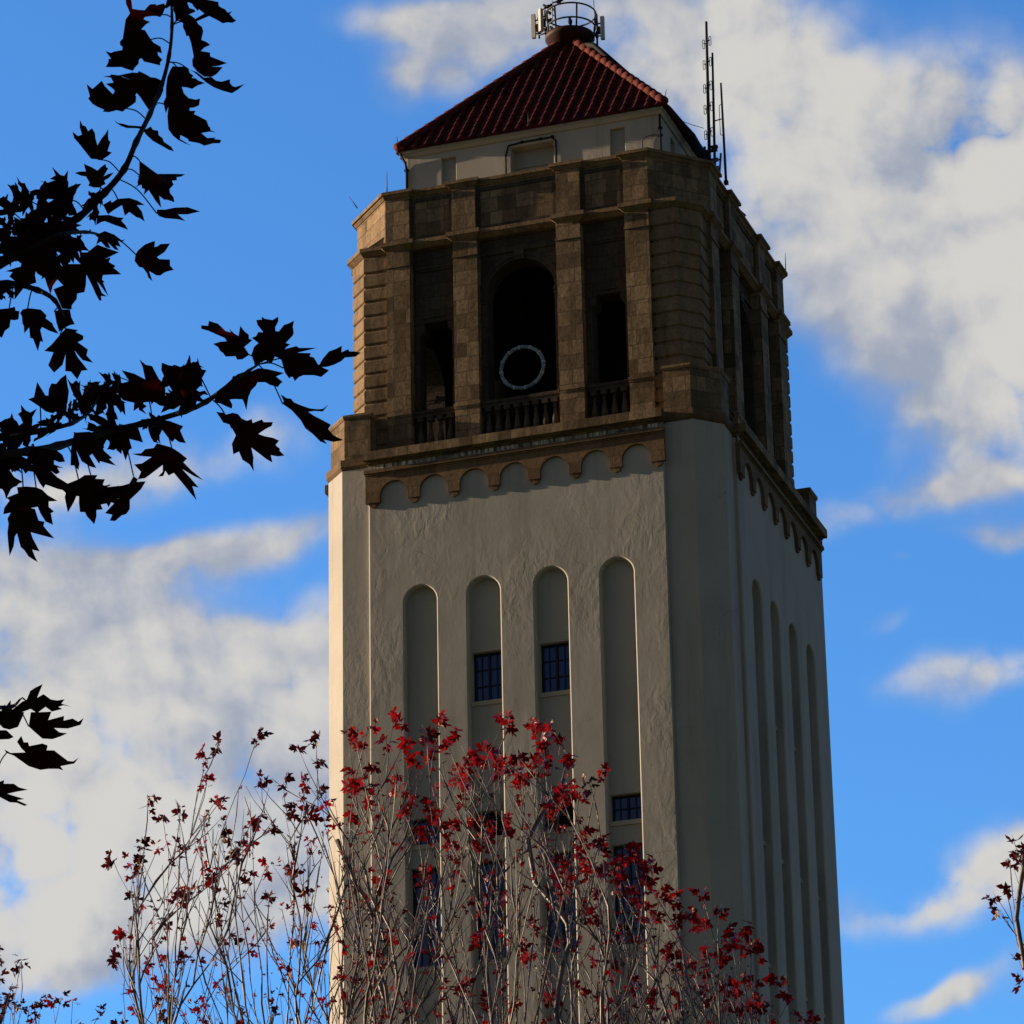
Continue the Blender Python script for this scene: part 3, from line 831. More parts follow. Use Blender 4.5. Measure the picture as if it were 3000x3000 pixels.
for p, f, l, s_, lab in (
    ((-.71, .7, 17.60), 2.6, 0, 1.15, 'dark bird perched highest, on top of the tall post of the roof railing'),
    ((-.70, .45, 17.36), 3.6, .1, 1.0, 'dark bird on the left of the upper hoop, just below the topmost bird'),
    ((-.60, -.3, 17.17), 3.0, 0, 1.1, 'dark bird standing on top of the white panel antenna'),
    ((-.66, .3, 17.02), 1.2, 0, 1.0, 'dark bird on the left post between the two hoops of the roof railing'),
    ((-.46, -.50, 17.02), .4, .2, 1.3, 'dark hunched bird on the near left curve of the upper hoop'),
    ((-.08, -.74, 17.02), .3, .5, 1.25, 'dark bird leaning down beside the inner post of the roof railing'),
    ((-.53, -.35, 16.23), 3.0, 0, 1.2, 'dark bird on the drum rim at the far left below the railing'),
    ((-.38, -.45, 16.23), 2.7, -.2, 1.25, 'dark bird on the drum rim next to the leftmost bird there'),
    ((.30, .78, 16.53), 1.6, 0, 1.15, 'left one of the two dark birds sitting close together on the far hoop'),
    ((.50, .74, 16.53), 1.7, 0, 1.05, 'right one of the two dark birds sitting close together on the far hoop'),
    ((.31, -.66, 16.23), -1.4, 0, 1.5, 'dark bird sitting alone at the middle of the drum rim')):
    bird(p, f, l, lab, s_)

# ---------------------------------------------------------------- trees
def at(px, py, depth):
    """the point that lies `depth` metres ahead of the photographer in this direction"""
    return CAM_P + (CAM_F + CAM_R * ((px - 1500) / FPX) - CAM_U * ((py - 1500) / FPX)) * depth

LEAF_R = [(0.0, 0.0), (.09, -.05), (.20, -.09), (.32, -.10), (.46, -.19), (.42, -.05), (.34, .05), (.28, .10), (.44, .13), (.54, .20), (.76, .24), (.64, .33), (.66, .42), (.76, .62), (.58, .52), (.48, .60), (.41, .48), (.22, .38), (.17, .45),
          (.20, .56), (.28, .61), (.40, .75), (.28, .75), (.25, .83), (.14, .85), (.10, .95), (.0, 1.12)]
LEAF = LEAF_R + [(-x, y) for x, y in LEAF_R[-2:0:-1]]
LEAF_T = [orient(LEAF, t, False) for t in tessellate_polygon([[Vector((x, y, 0)) for x, y in LEAF]])]
SML_R = [(0, 0), (.22, -.08), (.42, -.12), (.36, .06), (.70, .40), (.42, .36), (.17, .34), (.30, .66), (.0, 1.05)]
SML = SML_R + [(-x, y) for x, y in SML_R[-2:0:-1]]
SML_T = [orient(SML, t, False) for t in tessellate_polygon([[Vector((x, y, 0)) for x, y in SML]])]

def add_leaf(mb, base, ax, lat, length, rg, width=1.0, curl=.25, fold=.15, shape=None, jit=.05):
    pts, tris = shape or (LEAF, LEAF_T)
    nrm = ax.cross(lat).normalized()
    vs = []
    for x, y in pts:
        x2 = x * width + rg.uniform(-jit, jit) * .8; y2 = y + rg.uniform(-jit, jit) * .8 if y > 0 else y
        z = -curl * y2 * y2 - fold * abs(x2) * .9 + curl * .5 * x2 * x2
        vs.append(base + (ax * y2 + lat * x2 + nrm * z) * length)
    mb.add(vs, tris)

def leaf_mat(name, c0, c1, trans, tcol, rough=.4, spec=.5):
    mt = bpy.data.materials.new(name); mt.use_nodes = True
    t = NT(mt.node_tree)
    co = objco(t)
    n = t.noise(co, 3.1, 3, .6)
    p = t.n('ShaderNodeBsdfPrincipled', None, Roughness=rough); p.inputs['Specular IOR Level'].default_value = spec
    t.set(p, 'Base_Color', t.mix(t.mapr(n, .35, .65), c0, c1))
    t.set(p, 'Normal', t.n('ShaderNodeBump', None, Strength=.6, Distance=1.0, Height=t.math('MULTIPLY', t.noise(co, 45, 3), .006)).outputs[0])
    tr = t.n('ShaderNodeBsdfTranslucent', None, Color=(*tcol, 1))
    mx = t.n('ShaderNodeMixShader', None, Fac=trans); t.set(mx, 'i1', p.outputs[0]); t.set(mx, 'i2', tr.outputs[0])
    t.n('ShaderNodeOutputMaterial', None, Surface=mx)
    return mt
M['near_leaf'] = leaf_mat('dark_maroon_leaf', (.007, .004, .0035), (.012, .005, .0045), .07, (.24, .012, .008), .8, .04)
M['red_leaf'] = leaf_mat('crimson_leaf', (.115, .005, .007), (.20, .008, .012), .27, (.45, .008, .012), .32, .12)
M['dark_leaf'] = leaf_mat('dark_red_leaf', (.045, .006, .007), (.09, .010, .010), .15, (.16, .010, .010), .4, .2)  # darker red: small remnants, plus silhouettes against the sky put into colour

def bark(name, c0, c1, scale, rough=.7, spec=.3):
    mt, t, b = principled(name, c0, rough, spec=spec)
    co = objco(t)
    mp = t.n('ShaderNodeMapping', None, Vector=co); mp.inputs['Scale'].default_value = (1, 1, .3)
    n = t.noise(mp.outputs[0], scale, 5, .6, .3)
    t.set(b, 'Base_Color', t.mix(t.mapr(n, .35, .65), c0, c1))
    t.set(b, 'Normal', t.n('ShaderNodeBump', None, Strength=.8, Distance=1.0, Height=t.math('MULTIPLY', n, .01)).outputs[0])
    return mt
M['bark'] = bark('grey_maple_bark', (.060, .044, .042), (.17, .125, .115), 14, .45, .5)
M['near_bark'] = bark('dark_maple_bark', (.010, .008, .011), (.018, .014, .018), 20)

# ---- the maple whose branches hang in from the left, close by
rg = random.Random(11)
ND = 12.0
def v1(x, y): return 200 + x / 3.513, y / 3.513
def v2(x, y): return x / 3.513, 500 + y / 3.513
def v3(x, y): return 550 + x / 3.864, 900 + y / 3.864
def v4(x, y): return x / 3.22, 1050 + y / 3.22
def v5(x, y): return x / 3.22, 1900 + y / 3.22
BR = [
  (12.3, .0115, [(-1750, 1900), (-900, 1330), (-450, 1010), (-120, 845), (60, 742), (228, 638), (307, 564), (364, 495), (399, 416), (438, 336), (473, 251), (495, 165), (504, 74), (498, -40), (480, -160)]),
  (11.8, .0145, [(-1750, 2250), (-1000, 1650), (-500, 1420), (-200, 1360), (0, 1332), (85, 1322), (171, 1306), (300, 1268), (421, 1240), (541, 1205), (604, 1177), (678, 1122), (730, 1085), (757, 1068)]),
  (12.1, .008, [(-200, 1362), (-60, 1300), (120, 1262), (210, 1240), (262, 1205), (290, 1160)]),
  (12.0, .009, [(-250, 910), (-60, 780), (60, 745), (170, 690), (250, 680), (300, 690)]),
  (11.9, .008, [(-120, 845), (20, 830), (110, 850), (160, 880), (185, 930), (190, 960)]),
  (12.4, .012, [(-1750, 2700), (-900, 2300), (-400, 2150), (-120, 2095), (-20, 2075), (35, 2070), (58, 2050)]),
  (12.4, .008, [(-400, 2150), (-150, 2230), (-60, 2270), (0, 2300)]),
]
TR = [  # outlines of single leaves, the stalk end first
 (v1, [(850,405),(790,310),(740,300),(690,240),(640,230),(600,330),(565,390),(530,430),(535,465),(558,480),(555,515),(470,530),(440,545),(383,525),(440,605),(415,605),(412,640),(385,690),(440,692),(545,690),(600,710),(665,730),(690,690),(722,660),(730,610),(755,600),(780,635),(850,650),(948,675),(945,645),(970,615),(925,570),(920,535),(965,550),(950,480),(880,440)]),
 (v1, [(970,150),(945,178),(910,165),(860,165),(790,175),(775,195),(800,210),(845,225),(800,250),(745,310),(700,400),(590,430),(560,400),(575,300),(590,200),(635,135),(595,40),(585,-60),(640,-40),(655,40),(660,90),(720,100),(785,105),(815,70),(840,45),(900,40),(905,55),(960,40),(990,35),(995,90)]),
 (v1, [(965,830),(900,800),(850,795),(790,760),(725,730),(715,750),(660,745),(550,790),(640,822),(520,775),(440,765),(430,780),(355,785),(440,800),(465,850),(385,862),(450,905),(500,960),(560,1000),(640,985),(690,985),(705,958),(740,1000),(830,1135),(880,1080),(930,1085),(905,1070),(950,1000),(980,930),(975,870)]),
 (v1, [(600,1115),(560,1150),(500,1135),(420,1155),(355,1150),(370,1130),(300,1100),(250,1070),(205,1015),(222,990),(188,865),(250,915),(300,870),(345,830),(380,890),(460,970),(480,930),(560,900),(640,960),(700,990),(695,1050),(650,1085)]),
 (v1, [(1115,685),(1075,680),(1050,720),(1020,790),(1005,900),(1005,1000),(980,1050),(990,1110),(1005,1170),(1030,1100),(1100,1120),(1200,1120),(1300,1105),(1345,1085),(1358,1015),(1310,1025),(1240,1010),(1190,960),(1170,895),(1220,900),(1275,915),(1330,880),(1410,855),(1340,830),(1310,805),(1270,800),(1290,780),(1250,750),(1240,715),(1190,685)]),
 (v1, [(1030,1100),(1020,1200),(1030,1330),(1080,1400),(1130,1440),(1200,1475),(1265,1500),(1150,1430),(1155,1390),(1230,1430),(1240,1455),(1300,1465),(1350,1475),(1400,1500),(1440,1490),(1490,1475),(1560,1475),(1575,1440),(1500,1430),(1520,1415),(1430,1420),(1370,1370),(1450,1355),(1520,1360),(1465,1340),(1460,1310),(1445,1300),(1425,1240),(1350,1200),(1295,1175),(1310,1140),(1250,1140),(1250,1110)]),
 (v1, [(1180,230),(1115,180),(1120,130),(1190,160),(1250,150),(1305,190),(1340,250),(1375,275),(1390,320),(1370,410),(1420,430),(1462,462),(1400,490),(1365,525),(1460,540),(1460,580),(1510,600),(1635,650),(1540,680),(1470,685),(1590,690),(1530,760),(1480,790),(1400,790),(1330,740),(1280,680),(1275,620),(1290,580),(1265,450),(1240,370),(1215,370),(1200,320),(1180,280)]),
 (v1, [(1240,715),(1320,740),(1400,800),(1470,790),(1520,830),(1580,840),(1665,815),(1665,855),(1690,885),(1720,895),(1815,865),(1750,920),(1685,960),(1590,935),(1500,900),(1420,850),(1350,790),(1290,740)]),
 (v1, [(1240,240),(1330,180),(1400,140),(1340,90),(1290,60),(1250,10),(1290,-30),(1500,10),(1545,20),(1550,60),(1580,80),(1615,95),(1640,130),(1690,115),(1660,145),(1700,190),(1730,212),(1690,235),(1640,230),(1590,240),(1530,205),(1450,165),(1390,190),(1310,225)]),
 (v1, [(1060,50),(1020,-40),(1200,-60),(1240,10),(1210,70),(1300,100),(1310,120),(1240,150),(1200,200),(1150,150),(1110,100)]),
 (v1, [(305,1640),(235,1635),(190,1580),(120,1490),(60,1420),(42,1355),(100,1400),(140,1385),(118,1310),(120,1235),(150,1290),(180,1300),(205,1350),(245,1318),(275,1370),(280,1420),(300,1495),(345,1420),(380,1380),(412,1325),(410,1400),(415,1440),(435,1460),(405,1555),(450,1570),(410,1605),(355,1640)]),
 (v1, [(330,1930),(260,1930),(205,1910),(220,1880),(180,1815),(135,1810),(65,1780),(120,1765),(180,1765),(160,1685),(240,1720),(300,1755),(335,1720),(385,1685),(390,1720),(412,1730),(365,1815),(410,1790),(470,1775),(420,1830),(370,1860),(385,1895),(350,1910)]),
 (v1, [(760,1300),(780,1330),(700,1320),(600,1318),(540,1295),(495,1265),(475,1235),(510,1265),(570,1275),(620,1290),(700,1295)]),
 (v1, [(770,1310),(800,1330),(850,1300),(870,1335),(925,1345),(930,1390),(970,1420),(985,1460),(1060,1510),(1088,1558),(1040,1545),(950,1495),(870,1450),(800,1385),(770,1340)]),
 (v2, [(1433,-106),(1560,-10),(1660,60),(1790,140),(1745,190),(1750,230),(1785,270),(1797,325),(1720,300),(1690,300),(1640,260),(1660,385),(1600,310),(1530,200),(1480,250),(1490,190),(1460,180),(1455,110),(1435,80)]),
 (v2, [(1395,860),(1420,820),(1490,760),(1540,740),(1595,722),(1590,785),(1620,780),(1650,755),(1750,750),(1710,815),(1690,840),(1615,890),(1640,910),(1750,915),(1750,975),(1790,1022),(1730,1035),(1690,1050),(1650,1080),(1610,1078),(1535,1035),(1570,1138),(1525,1100),(1515,1060),(1470,1000),(1430,990),(1385,930)]),
 (v2, [(1612,440),(1615,400),(1700,400),(1800,380),(1930,375),(2060,420),(1930,450),(1830,450),(1910,520),(1830,500),(1700,490),(1640,470)]),
 (v2, [(1210,290),(1330,280),(1420,310),(1490,355),(1410,355),(1460,420),(1490,525),(1440,490),(1405,480),(1330,425),(1285,465),(1255,355),(1180,400),(1110,450),(1060,350),(1140,305),(1150,330)]),
 (v2, [(1000,460),(1120,455),(1210,480),(1275,485),(1250,515),(1290,560),(1320,610),(1240,580),(1180,560),(1080,520),(1040,530),(990,560)]),
 (v2, [(930,620),(990,660),(1080,620),(1180,660),(1250,715),(1290,705),(1250,740),(1215,720),(1245,785),(1190,770),(1225,820),(1180,810),(1140,770),(1110,740),(1140,800),(1090,790),(1040,730),(990,760),(1010,690)]),
 (v2, [(820,840),(900,840),(1000,760),(1080,790),(1225,840),(1140,880),(1080,910),(1140,890),(1120,940),(1190,980),(1170,1000),(1250,1068),(1150,1070),(1060,1075),(1050,1120),(1080,1150),(1060,1150),(1120,1300),(1040,1190),(1000,1140),(1050,1260),(1100,1295),(1040,1290),(1045,1340),(1020,1335),(985,1270),(950,1190),(890,1070),(830,1000)]),
 (v2, [(700,960),(830,960),(890,1060),(885,1170),(870,1250),(795,1265),(790,1320),(740,1385),(735,1430),(640,1420),(600,1330),(550,1220),(650,1180),(560,1090),(560,1010)]),
 (v2, [(285,1415),(230,1430),(207,1465),(225,1500),(230,1570),(245,1600),(250,1675),(300,1615),(310,1720),(340,1730),(390,1860),(415,1755),(445,1765),(415,1640),(435,1610),(510,1650),(605,1680),(550,1600),(540,1570),(470,1520),(480,1490),(420,1430),(350,1420)]),
 (v2, [(95,1415),(155,1400),(160,1440),(200,1445),(190,1530),(150,1540),(110,1535),(100,1610),(50,1650),(20,1720),(-20,1700),(-60,1560),(-60,1430)]),
 (v2, [(560,1450),(620,1425),(720,1430),(735,1510),(770,1580),(720,1590),(660,1620),(610,1660),(580,1560)]),
 (v2, [(620,1685),(680,1620),(805,1640),(780,1660),(860,1700),(855,1740),(800,1765),(905,1840),(890,1900),(960,1978),(850,1950),(765,1850),(800,1920),(905,2052),(840,2060),(796,2150),(731,2069),(671,2063),(675,1890),(644,1998),(556,2080),(496,2003),(550,1870),(455,1855),(530,1790)]),
 (v3, [(700,540),(640,450),(690,410),(735,370),(695,360),(690,310),(640,270),(595,210),(575,325),(530,300),(465,240),(490,285),(430,270),(340,185),(240,155),(230,210),(150,205),(155,245),(240,270),(330,310),(420,350),(440,385),(370,390),(285,415),(340,450),(370,500),(400,520),(430,560),(540,555),(560,595),(620,590),(680,550)]),
 (v3, [(840,620),(880,600),(950,640),(985,560),(1050,580),(1110,460),(1160,420),(1110,405),(1190,320),(1200,290),(1190,220),(1205,150),(1150,180),(1090,200),(1030,275),(995,270),(990,230),(1025,160),(1025,105),(960,145),(870,130),(835,105),(840,140),(775,145),(790,200),(855,285),(800,280),(770,330),(722,345),(800,405),(750,450),(720,540),(770,660)]),
 (v3, [(1085,690),(1060,600),(1020,570),(1110,470),(1230,440),(1260,460),(1460,460),(1350,490),(1240,515),(1395,520),(1380,555),(1430,570),(1470,640),(1500,670),(1600,715),(1560,750),(1510,790),(1430,770),(1310,770),(1260,790),(1210,838),(1190,790),(1165,790),(1150,810),(1100,740)]),
 (v3, [(1440,660),(1490,650),(1530,580),(1600,500),(1680,470),(1745,435),(1740,510),(1815,475),(1830,500),(1890,500),(1960,515),(1900,560),(1780,570),(1740,610),(1660,650),(1580,675),(1500,680)]),
 (v3, [(510,800),(560,760),(640,730),(720,725),(800,690),(900,700),(1090,745),(1000,785),(1075,845),(1045,870),(1020,905),(930,880),(880,850),(790,850),(770,890),(720,940),(690,1010),(680,1060),(665,1170),(640,1090),(620,1045),(540,1040),(475,1045),(505,1100),(500,1148),(450,1130),(370,1090),(300,1080),(310,1000),(400,910)]),
 (v3, [(1075,1095),(1085,1060),(1050,985),(1120,1030),(1170,1035),(1200,1075),(1280,1110),(1380,1145),(1470,1155),(1530,1150),(1595,1100),(1530,1180),(1430,1175),(1365,1185),(1430,1230),(1530,1280),(1620,1330),(1590,1380),(1650,1450),(1765,1505),(1650,1525),(1540,1500),(1580,1550),(1500,1520),(1420,1440),(1330,1370),(1280,1280),(1180,1170)]),
 (v3, [(500,1370),(480,1330),(400,1305),(360,1240),(320,1185),(400,1195),(430,1215),(510,1195),(570,1210),(610,1260),(670,1285),(725,1265),(735,1310),(840,1270),(860,1300),(965,1300),(950,1345),(880,1380),(800,1435),(870,1460),(970,1480),(1035,1510),(995,1560),(1045,1605),(1040,1625),(1095,1680),(1020,1690),(940,1675),(960,1760),(890,1720),(800,1650),(720,1590),(745,1700),(740,1770),(750,1860),(700,1780),(640,1740),(620,1730),(580,1635),(515,1665),(500,1545),(545,1450)]),
 (v4, [(380,460),(320,420),(265,385),(320,365),(350,220),(430,350),(455,350),(460,290),(485,235),(530,240),(570,190),(625,150),(635,240),(650,310),(640,400),(620,480),(560,480),(500,520),(430,500)]),
 (v4, [(1410,410),(1290,425),(1160,395),(1110,330),(1130,240),(1215,215),(1130,185),(1065,110),(1145,180),(1215,205),(1145,110),(1270,145),(1370,198),(1345,80),(1315,10),(1375,60),(1435,72),(1500,195),(1560,250),(1560,400),(1480,415)]),
 (v4, [(1620,840),(1690,885),(1765,945),(1730,980),(1810,1060),(1920,1150),(1830,1110),(1720,1045),(1790,1120),(1875,1220),(1815,1205),(1835,1270),(1855,1340),(1800,1275),(1740,1200),(1640,1080),(1590,1105),(1560,1060),(1540,1110),(1490,1115),(1535,1070),(1535,1005),(1450,1070),(1370,1130),(1300,1140),(1330,1070),(1265,1000),(1340,990),(1430,930),(1320,920),(1240,900),(1330,895),(1370,855),(1450,845),(1480,800)]),
 (v4, [(1260,1110),(1300,1140),(1290,1165),(1375,1160),(1330,1235),(1225,1335),(1225,1420),(1190,1470),(1150,1480),(1085,1535),(1035,1530),(1060,1475),(990,1460),(1120,1320),(1050,1360),(950,1380),(900,1330),(1000,1215),(1150,1200),(1220,1180)]),
 (v4, [(740,1140),(800,1100),(920,1100),(900,1135),(990,1140),(970,1190),(1010,1220),(1000,1290),(950,1380),(970,1425),(910,1430),(910,1490),(890,1565),(820,1490),(800,1450),(755,1450),(745,1370),(745,1300),(720,1300),(700,1350),(640,1455),(610,1310),(620,1270),(590,1240),(640,1180)]),
 (v4, [(300,820),(400,850),(540,870),(590,910),(615,975),(560,980),(510,960),(510,1000),(600,1035),(540,1030),(565,1075),(530,1095),(480,1060),(540,1120),(645,1185),(620,1250),(540,1230),(430,1190),(410,1225),(370,1170),(325,1080),(310,1000),(240,980)]),
 (v4, [(340,1215),(400,1240),(450,1290),(545,1345),(460,1350),(460,1400),(510,1445),(480,1460),(500,1570),(430,1540),(380,1460),(355,1400),(300,1410),(200,1440),(130,1450),(30,1470),(40,1410),(90,1340),(60,1315),(170,1270),(160,1215),(250,1208)]),
 (v4, [(230,1400),(330,1420),(365,1530),(420,1540),(410,1580),(450,1630),(515,1700),(380,1665),(290,1640),(310,1700),(375,1820),(305,1805),(330,1870),(358,1925),(270,1870),(230,1810),(195,1780),(160,1650),(140,1680),(130,1770),(90,1865),(75,1720),(70,1640),(80,1560),(70,1510),(110,1440)]),
 (v4, [(700,700),(850,690),(960,800),(980,870),(1060,940),(1030,950),(1095,1012),(945,970),(935,995),(870,900),(845,920),(910,1035),(850,1020),(770,970),(720,870),(750,990),(740,1055),(700,1010),(665,1010),(670,850)]),
 (v4, [(1130,620),(1300,640),(1350,795),(1300,780),(1220,760),(1245,850),(1220,860),(1185,965),(1150,860),(1110,855),(1080,780),(1060,700)]),
 (v4, [(1390,600),(1480,570),(1600,590),(1730,640),(1700,680),(1730,750),(1755,800),(1690,790),(1650,760),(1625,790),(1580,740),(1530,675),(1480,780),(1500,800),(1450,790),(1420,740),(1400,680)]),
 (v5, [(240,490),(185,470),(250,485),(285,400),(330,370),(403,335),(350,465),(410,430),(480,480),(540,490),(610,478),(580,520),(680,550),(600,535),(550,550),(590,570),(490,595),(430,550),(350,610),(290,570),(180,610),(100,590),(210,500)]),
 (v5, [(270,735),(290,600),(380,600),(485,595),(455,675),(605,635),(600,680),(685,660),(740,690),(790,655),(760,720),(640,755),(510,750),(560,790),(635,800),(570,830),(495,855),(400,850),(330,790)]),
 (v5, [(60,985),(40,950),(100,985),(240,980),(200,940),(160,880),(200,822),(225,885),(265,885),(275,920),(400,895),(450,915),(440,960),(510,960),(555,995),(640,1060),(690,1065),(745,1028),(700,1085),(570,1110),(598,1150),(550,1135),(460,1135),(380,1145),(270,1110),(130,1010)]),
 (v5, [(-40,1270),(40,1240),(35,1275),(130,1275),(180,1310),(265,1332),(160,1350),(70,1370),(230,1420),(160,1430),(260,1475),(230,1485),(160,1455),(90,1450),(-40,1380)]),
 (v5, [(20,560),(60,540),(100,485),(105,560),(140,600),(230,600),(210,650),(170,740),(90,765),(30,750),(-20,700)]),
 (v5, [(-30,770),(60,770),(130,835),(85,855),(-30,860)]),
]
NL = [(v1,740,1810,1190,1745,.33),(v1,1060,-60,1500,-20,.8),
 (v2,1000,240,980,560,.55),(v2,730,300,310,220,.85),(v2,740,355,260,450,.9),(v2,330,320,60,170,.7),(v2,150,440,-60,230,1.),(v2,650,700,690,1010,1.),(v2,600,640,910,820,.8),(v2,400,640,330,960,1.1),(v2,500,560,500,1230,.95),
 (v2,420,640,90,950,.8),(v2,420,760,130,1240,.9),(v2,60,1190,-60,1340,.9),(v2,240,560,520,480,.9),(v2,100,620,-40,480,1.),(v2,60,900,240,690,.7),(v2,50,620,40,900,.9),(v2,480,600,840,560,.6),(v2,700,620,420,520,.8),
 (v4,620,500,400,610,.6),(v4,800,520,650,190,.45),(v4,950,330,840,190,.8),(v4,1140,300,930,150,.5),(v4,1780,400,1510,60,1.05),(v4,1850,350,1530,460,.8),(v4,1760,60,1900,260,.9),(v4,1050,290,1040,660,.55),(v4,290,720,-40,600,1.),(v4,560,650,310,770,.5),
 (v4,1480,560,1460,800,.6),(v4,900,1250,1230,1200,.5),(v4,20,890,70,1300,1.1),(v4,20,880,190,1080,.7),(v4,1000,360,700,470,.8),(v4,1100,640,800,760,.7),(v4,1000,650,1150,880,.9),(v4,100,760,-60,900,1.),(v4,1250,250,1550,380,.7),(v4,640,560,760,380,.6),(v5,20,660,-80,520,1.)]

def smooth_path(pts, n=6):
    out = []
    P = [pts[0]] + list(pts) + [pts[-1]]
    for i in range(1, len(P) - 2):
        for k in range(n):
            t = k / n
            a, b, c, d = P[i - 1], P[i], P[i + 1], P[i + 2]
            out.append(.5 * ((2 * b) + (c - a) * t + (2 * a - 5 * b + 4 * c - d) * t * t + (3 * b - a - 3 * c + d) * t ** 3))
    out.append(P[-2]); return out

trunk_p = at(-2050, 2600, 12.6)
maple = tag(empty('maple_tree', (trunk_p.x, trunk_p.y, 0)), 'near maple with big dark leaves hanging into the left of the view', 'tree')
MO = Vector((trunk_p.x, trunk_p.y, 0))
tb = MB()
tp = smooth_path([Vector((0, 0, -.05)), Vector((.05, .03, 1.2)), Vector((-.03, .06, 2.8)), at(-2050, 2700, 12.6) - MO, at(-2000, 1200, 12.7) - MO, at(-2100, -600, 12.7) - MO, at(-2050, -2200, 12.8) - MO], 5)
tb.tube(tp, [.24 - .2 * i / (len(tp) - 1) + (.08 if i < 3 else 0) * (1 - i / 3) for i in range(len(tp))], 12)
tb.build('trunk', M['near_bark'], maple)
paths = []
for d, r, pl in BR:
    n = len(pl)
    pts = smooth_path([at(x, y, d + .25 * math.sin(i * .9 + d * 7)) for i, (x, y) in enumerate(pl)], 5)
    paths.append(pts)
    mb = MB(); L = len(pts)
    rs = [max(.0028, r * (1 - i / (L - 1)) ** .8 + .0026) * (1.28 if i % 5 == 0 and i > 0 else 1) for i in range(L)]
    mb.tube([p - MO for p in pts], rs, 8)
    mb.build('branch', M['near_bark'], maple)
lf = MB(); allp = [p for pp_ in paths for p in pp_]
def to_px(p):
    d = p - CAM_P; w_ = d.dot(CAM_F)
    return 1500 + FPX * d.dot(CAM_R) / w_, 1500 - FPX * d.dot(CAM_U) / w_
pxs = [to_px(p) for p in allp]
def near_leaf(bx, by, tx, ty, wd, rg):
    # nearest stem, a little back along it
    j = min(range(len(pxs)), key=lambda i: (pxs[i][0] - bx) ** 2 + (pxs[i][1] - by) ** 2)
    q = allp[j]; dep = (q - CAM_P).dot(CAM_F) + rg.uniform(-.10, .10)
    a, b = at(bx, by, dep), at(tx, ty, dep + rg.uniform(-.03, .05))
    ax = (b - a); ln = ax.length; ax.normalize()
    view = (a - CAM_P).normalized()
    side = ax.cross(view).normalized()
    wv = min(1.0, wd / 1.1); sg = rg.choice((-1, 1))
    lat = (side * wv + view * sg * math.sqrt(max(0, 1 - wv * wv))).normalized(); lat = (lat - ax * lat.dot(ax)).normalized()
    add_leaf(lf, a - MO, ax, lat, ln / 1.06, rg, .94 + max(0, wd - 1.0) * .8, rg.uniform(-.1, .35), rg.uniform(-.1, .45) * sg, None, .06)
    mid = (a + q) * .5 + Vector((0, 0, (a - q).length * .16))
    pp_ = smooth_path([q, mid, a, a + ax * ln * .1], 4)
    lf.tube([p - MO for p in pp_], .0021, 5)
for f, x0, y0, x1, y1, wd in NL:
    near_leaf(*f(x0, y0), *f(x1, y1), wd, rg)
for f, pl in TR:
    pl = [f(*q) for q in pl]
    bx, by = pl[0]
    j = min(range(len(pxs)), key=lambda i: (pxs[i][0] - bx) ** 2 + (pxs[i][1] - by) ** 2)
    q = allp[j]; dep = (q - CAM_P).dot(CAM_F) + rg.uniform(-.08, .08)
    sz = max(max(x for x, _ in pl) - min(x for x, _ in pl), max(y for _, y in pl) - min(y for _, y in pl))
    sx, sy, c1, c2, c3 = rg.uniform(-.6, .6), rg.uniform(-.6, .6), rg.uniform(-.5, .5), rg.uniform(-.5, .5), rg.uniform(-.5, .5)
    vs = []
    for x, y in pl:       # the blade leans away from its stalk and curls
        u, v = (x - bx) / sz, (y - by) / sz
        vs.append(at(x, y, dep + (sx * u + sy * v + c1 * u * u + c2 * v * v + c3 * u * v) * .12) - MO)
    tri = tessellate_polygon([[Vector((x, y, 0)) for x, y in pl]])
    lf.add(vs, [tuple(t_) for t_ in tri])
    a_ = vs[0] + MO; mid = (a_ + q) * .5 + Vector((0, 0, (a_ - q).length * .14))
    lf.tube([p - MO for p in smooth_path([q, mid, a_], 4)], .0021, 5)
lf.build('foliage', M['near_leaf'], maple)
# the rest of its crown, out of the picture to the left and above
cr = MB(); tw = MB()
cen = at(-2100, 700, 12.9)
n_l = 0
while n_l < 8000:
    x, y, d = rg.uniform(-4300, -140), rg.uniform(-3600, 2900), rg.uniform(10.6, 15.6)
    e = ((x + 2100) / 2300) ** 2 + ((y - 0) / 3500) ** 2 + ((d - 12.9) / 2.9) ** 2
    if e > 1: continue
    p = at(x, y, d)
    ax = Vector((rg.gauss(0, 1), rg.gauss(0, 1), rg.gauss(-.7, .6))).normalized()
    lat = ax.cross(Vector((rg.gauss(0, 1), rg.gauss(0, 1), rg.gauss(0, 1)))).normalized()
    add_leaf(cr, p - MO, ax, lat, rg.uniform(.13, .18), rg, 1, .2, .1, (SML, SML_T)); n_l += 1
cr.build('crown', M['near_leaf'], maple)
for i in range(26):
    e = at(rg.uniform(-3700, -500), rg.uniform(-3000, 2400), rg.uniform(11.2, 14.6)); z0 = e.z - rg.uniform(.4, 1.6)
    s = min(tp, key=lambda q: abs(q.z - max(2.6, z0)))
    tw.tube([q - MO for q in smooth_path([s + MO, (s + MO) * .5 + e * .5 + Vector((0, 0, .2)), e], 5)], [.05 - .043 * k / 10 for k in range(11)], 6)
tw.build('limbs', M['near_bark'], maple)

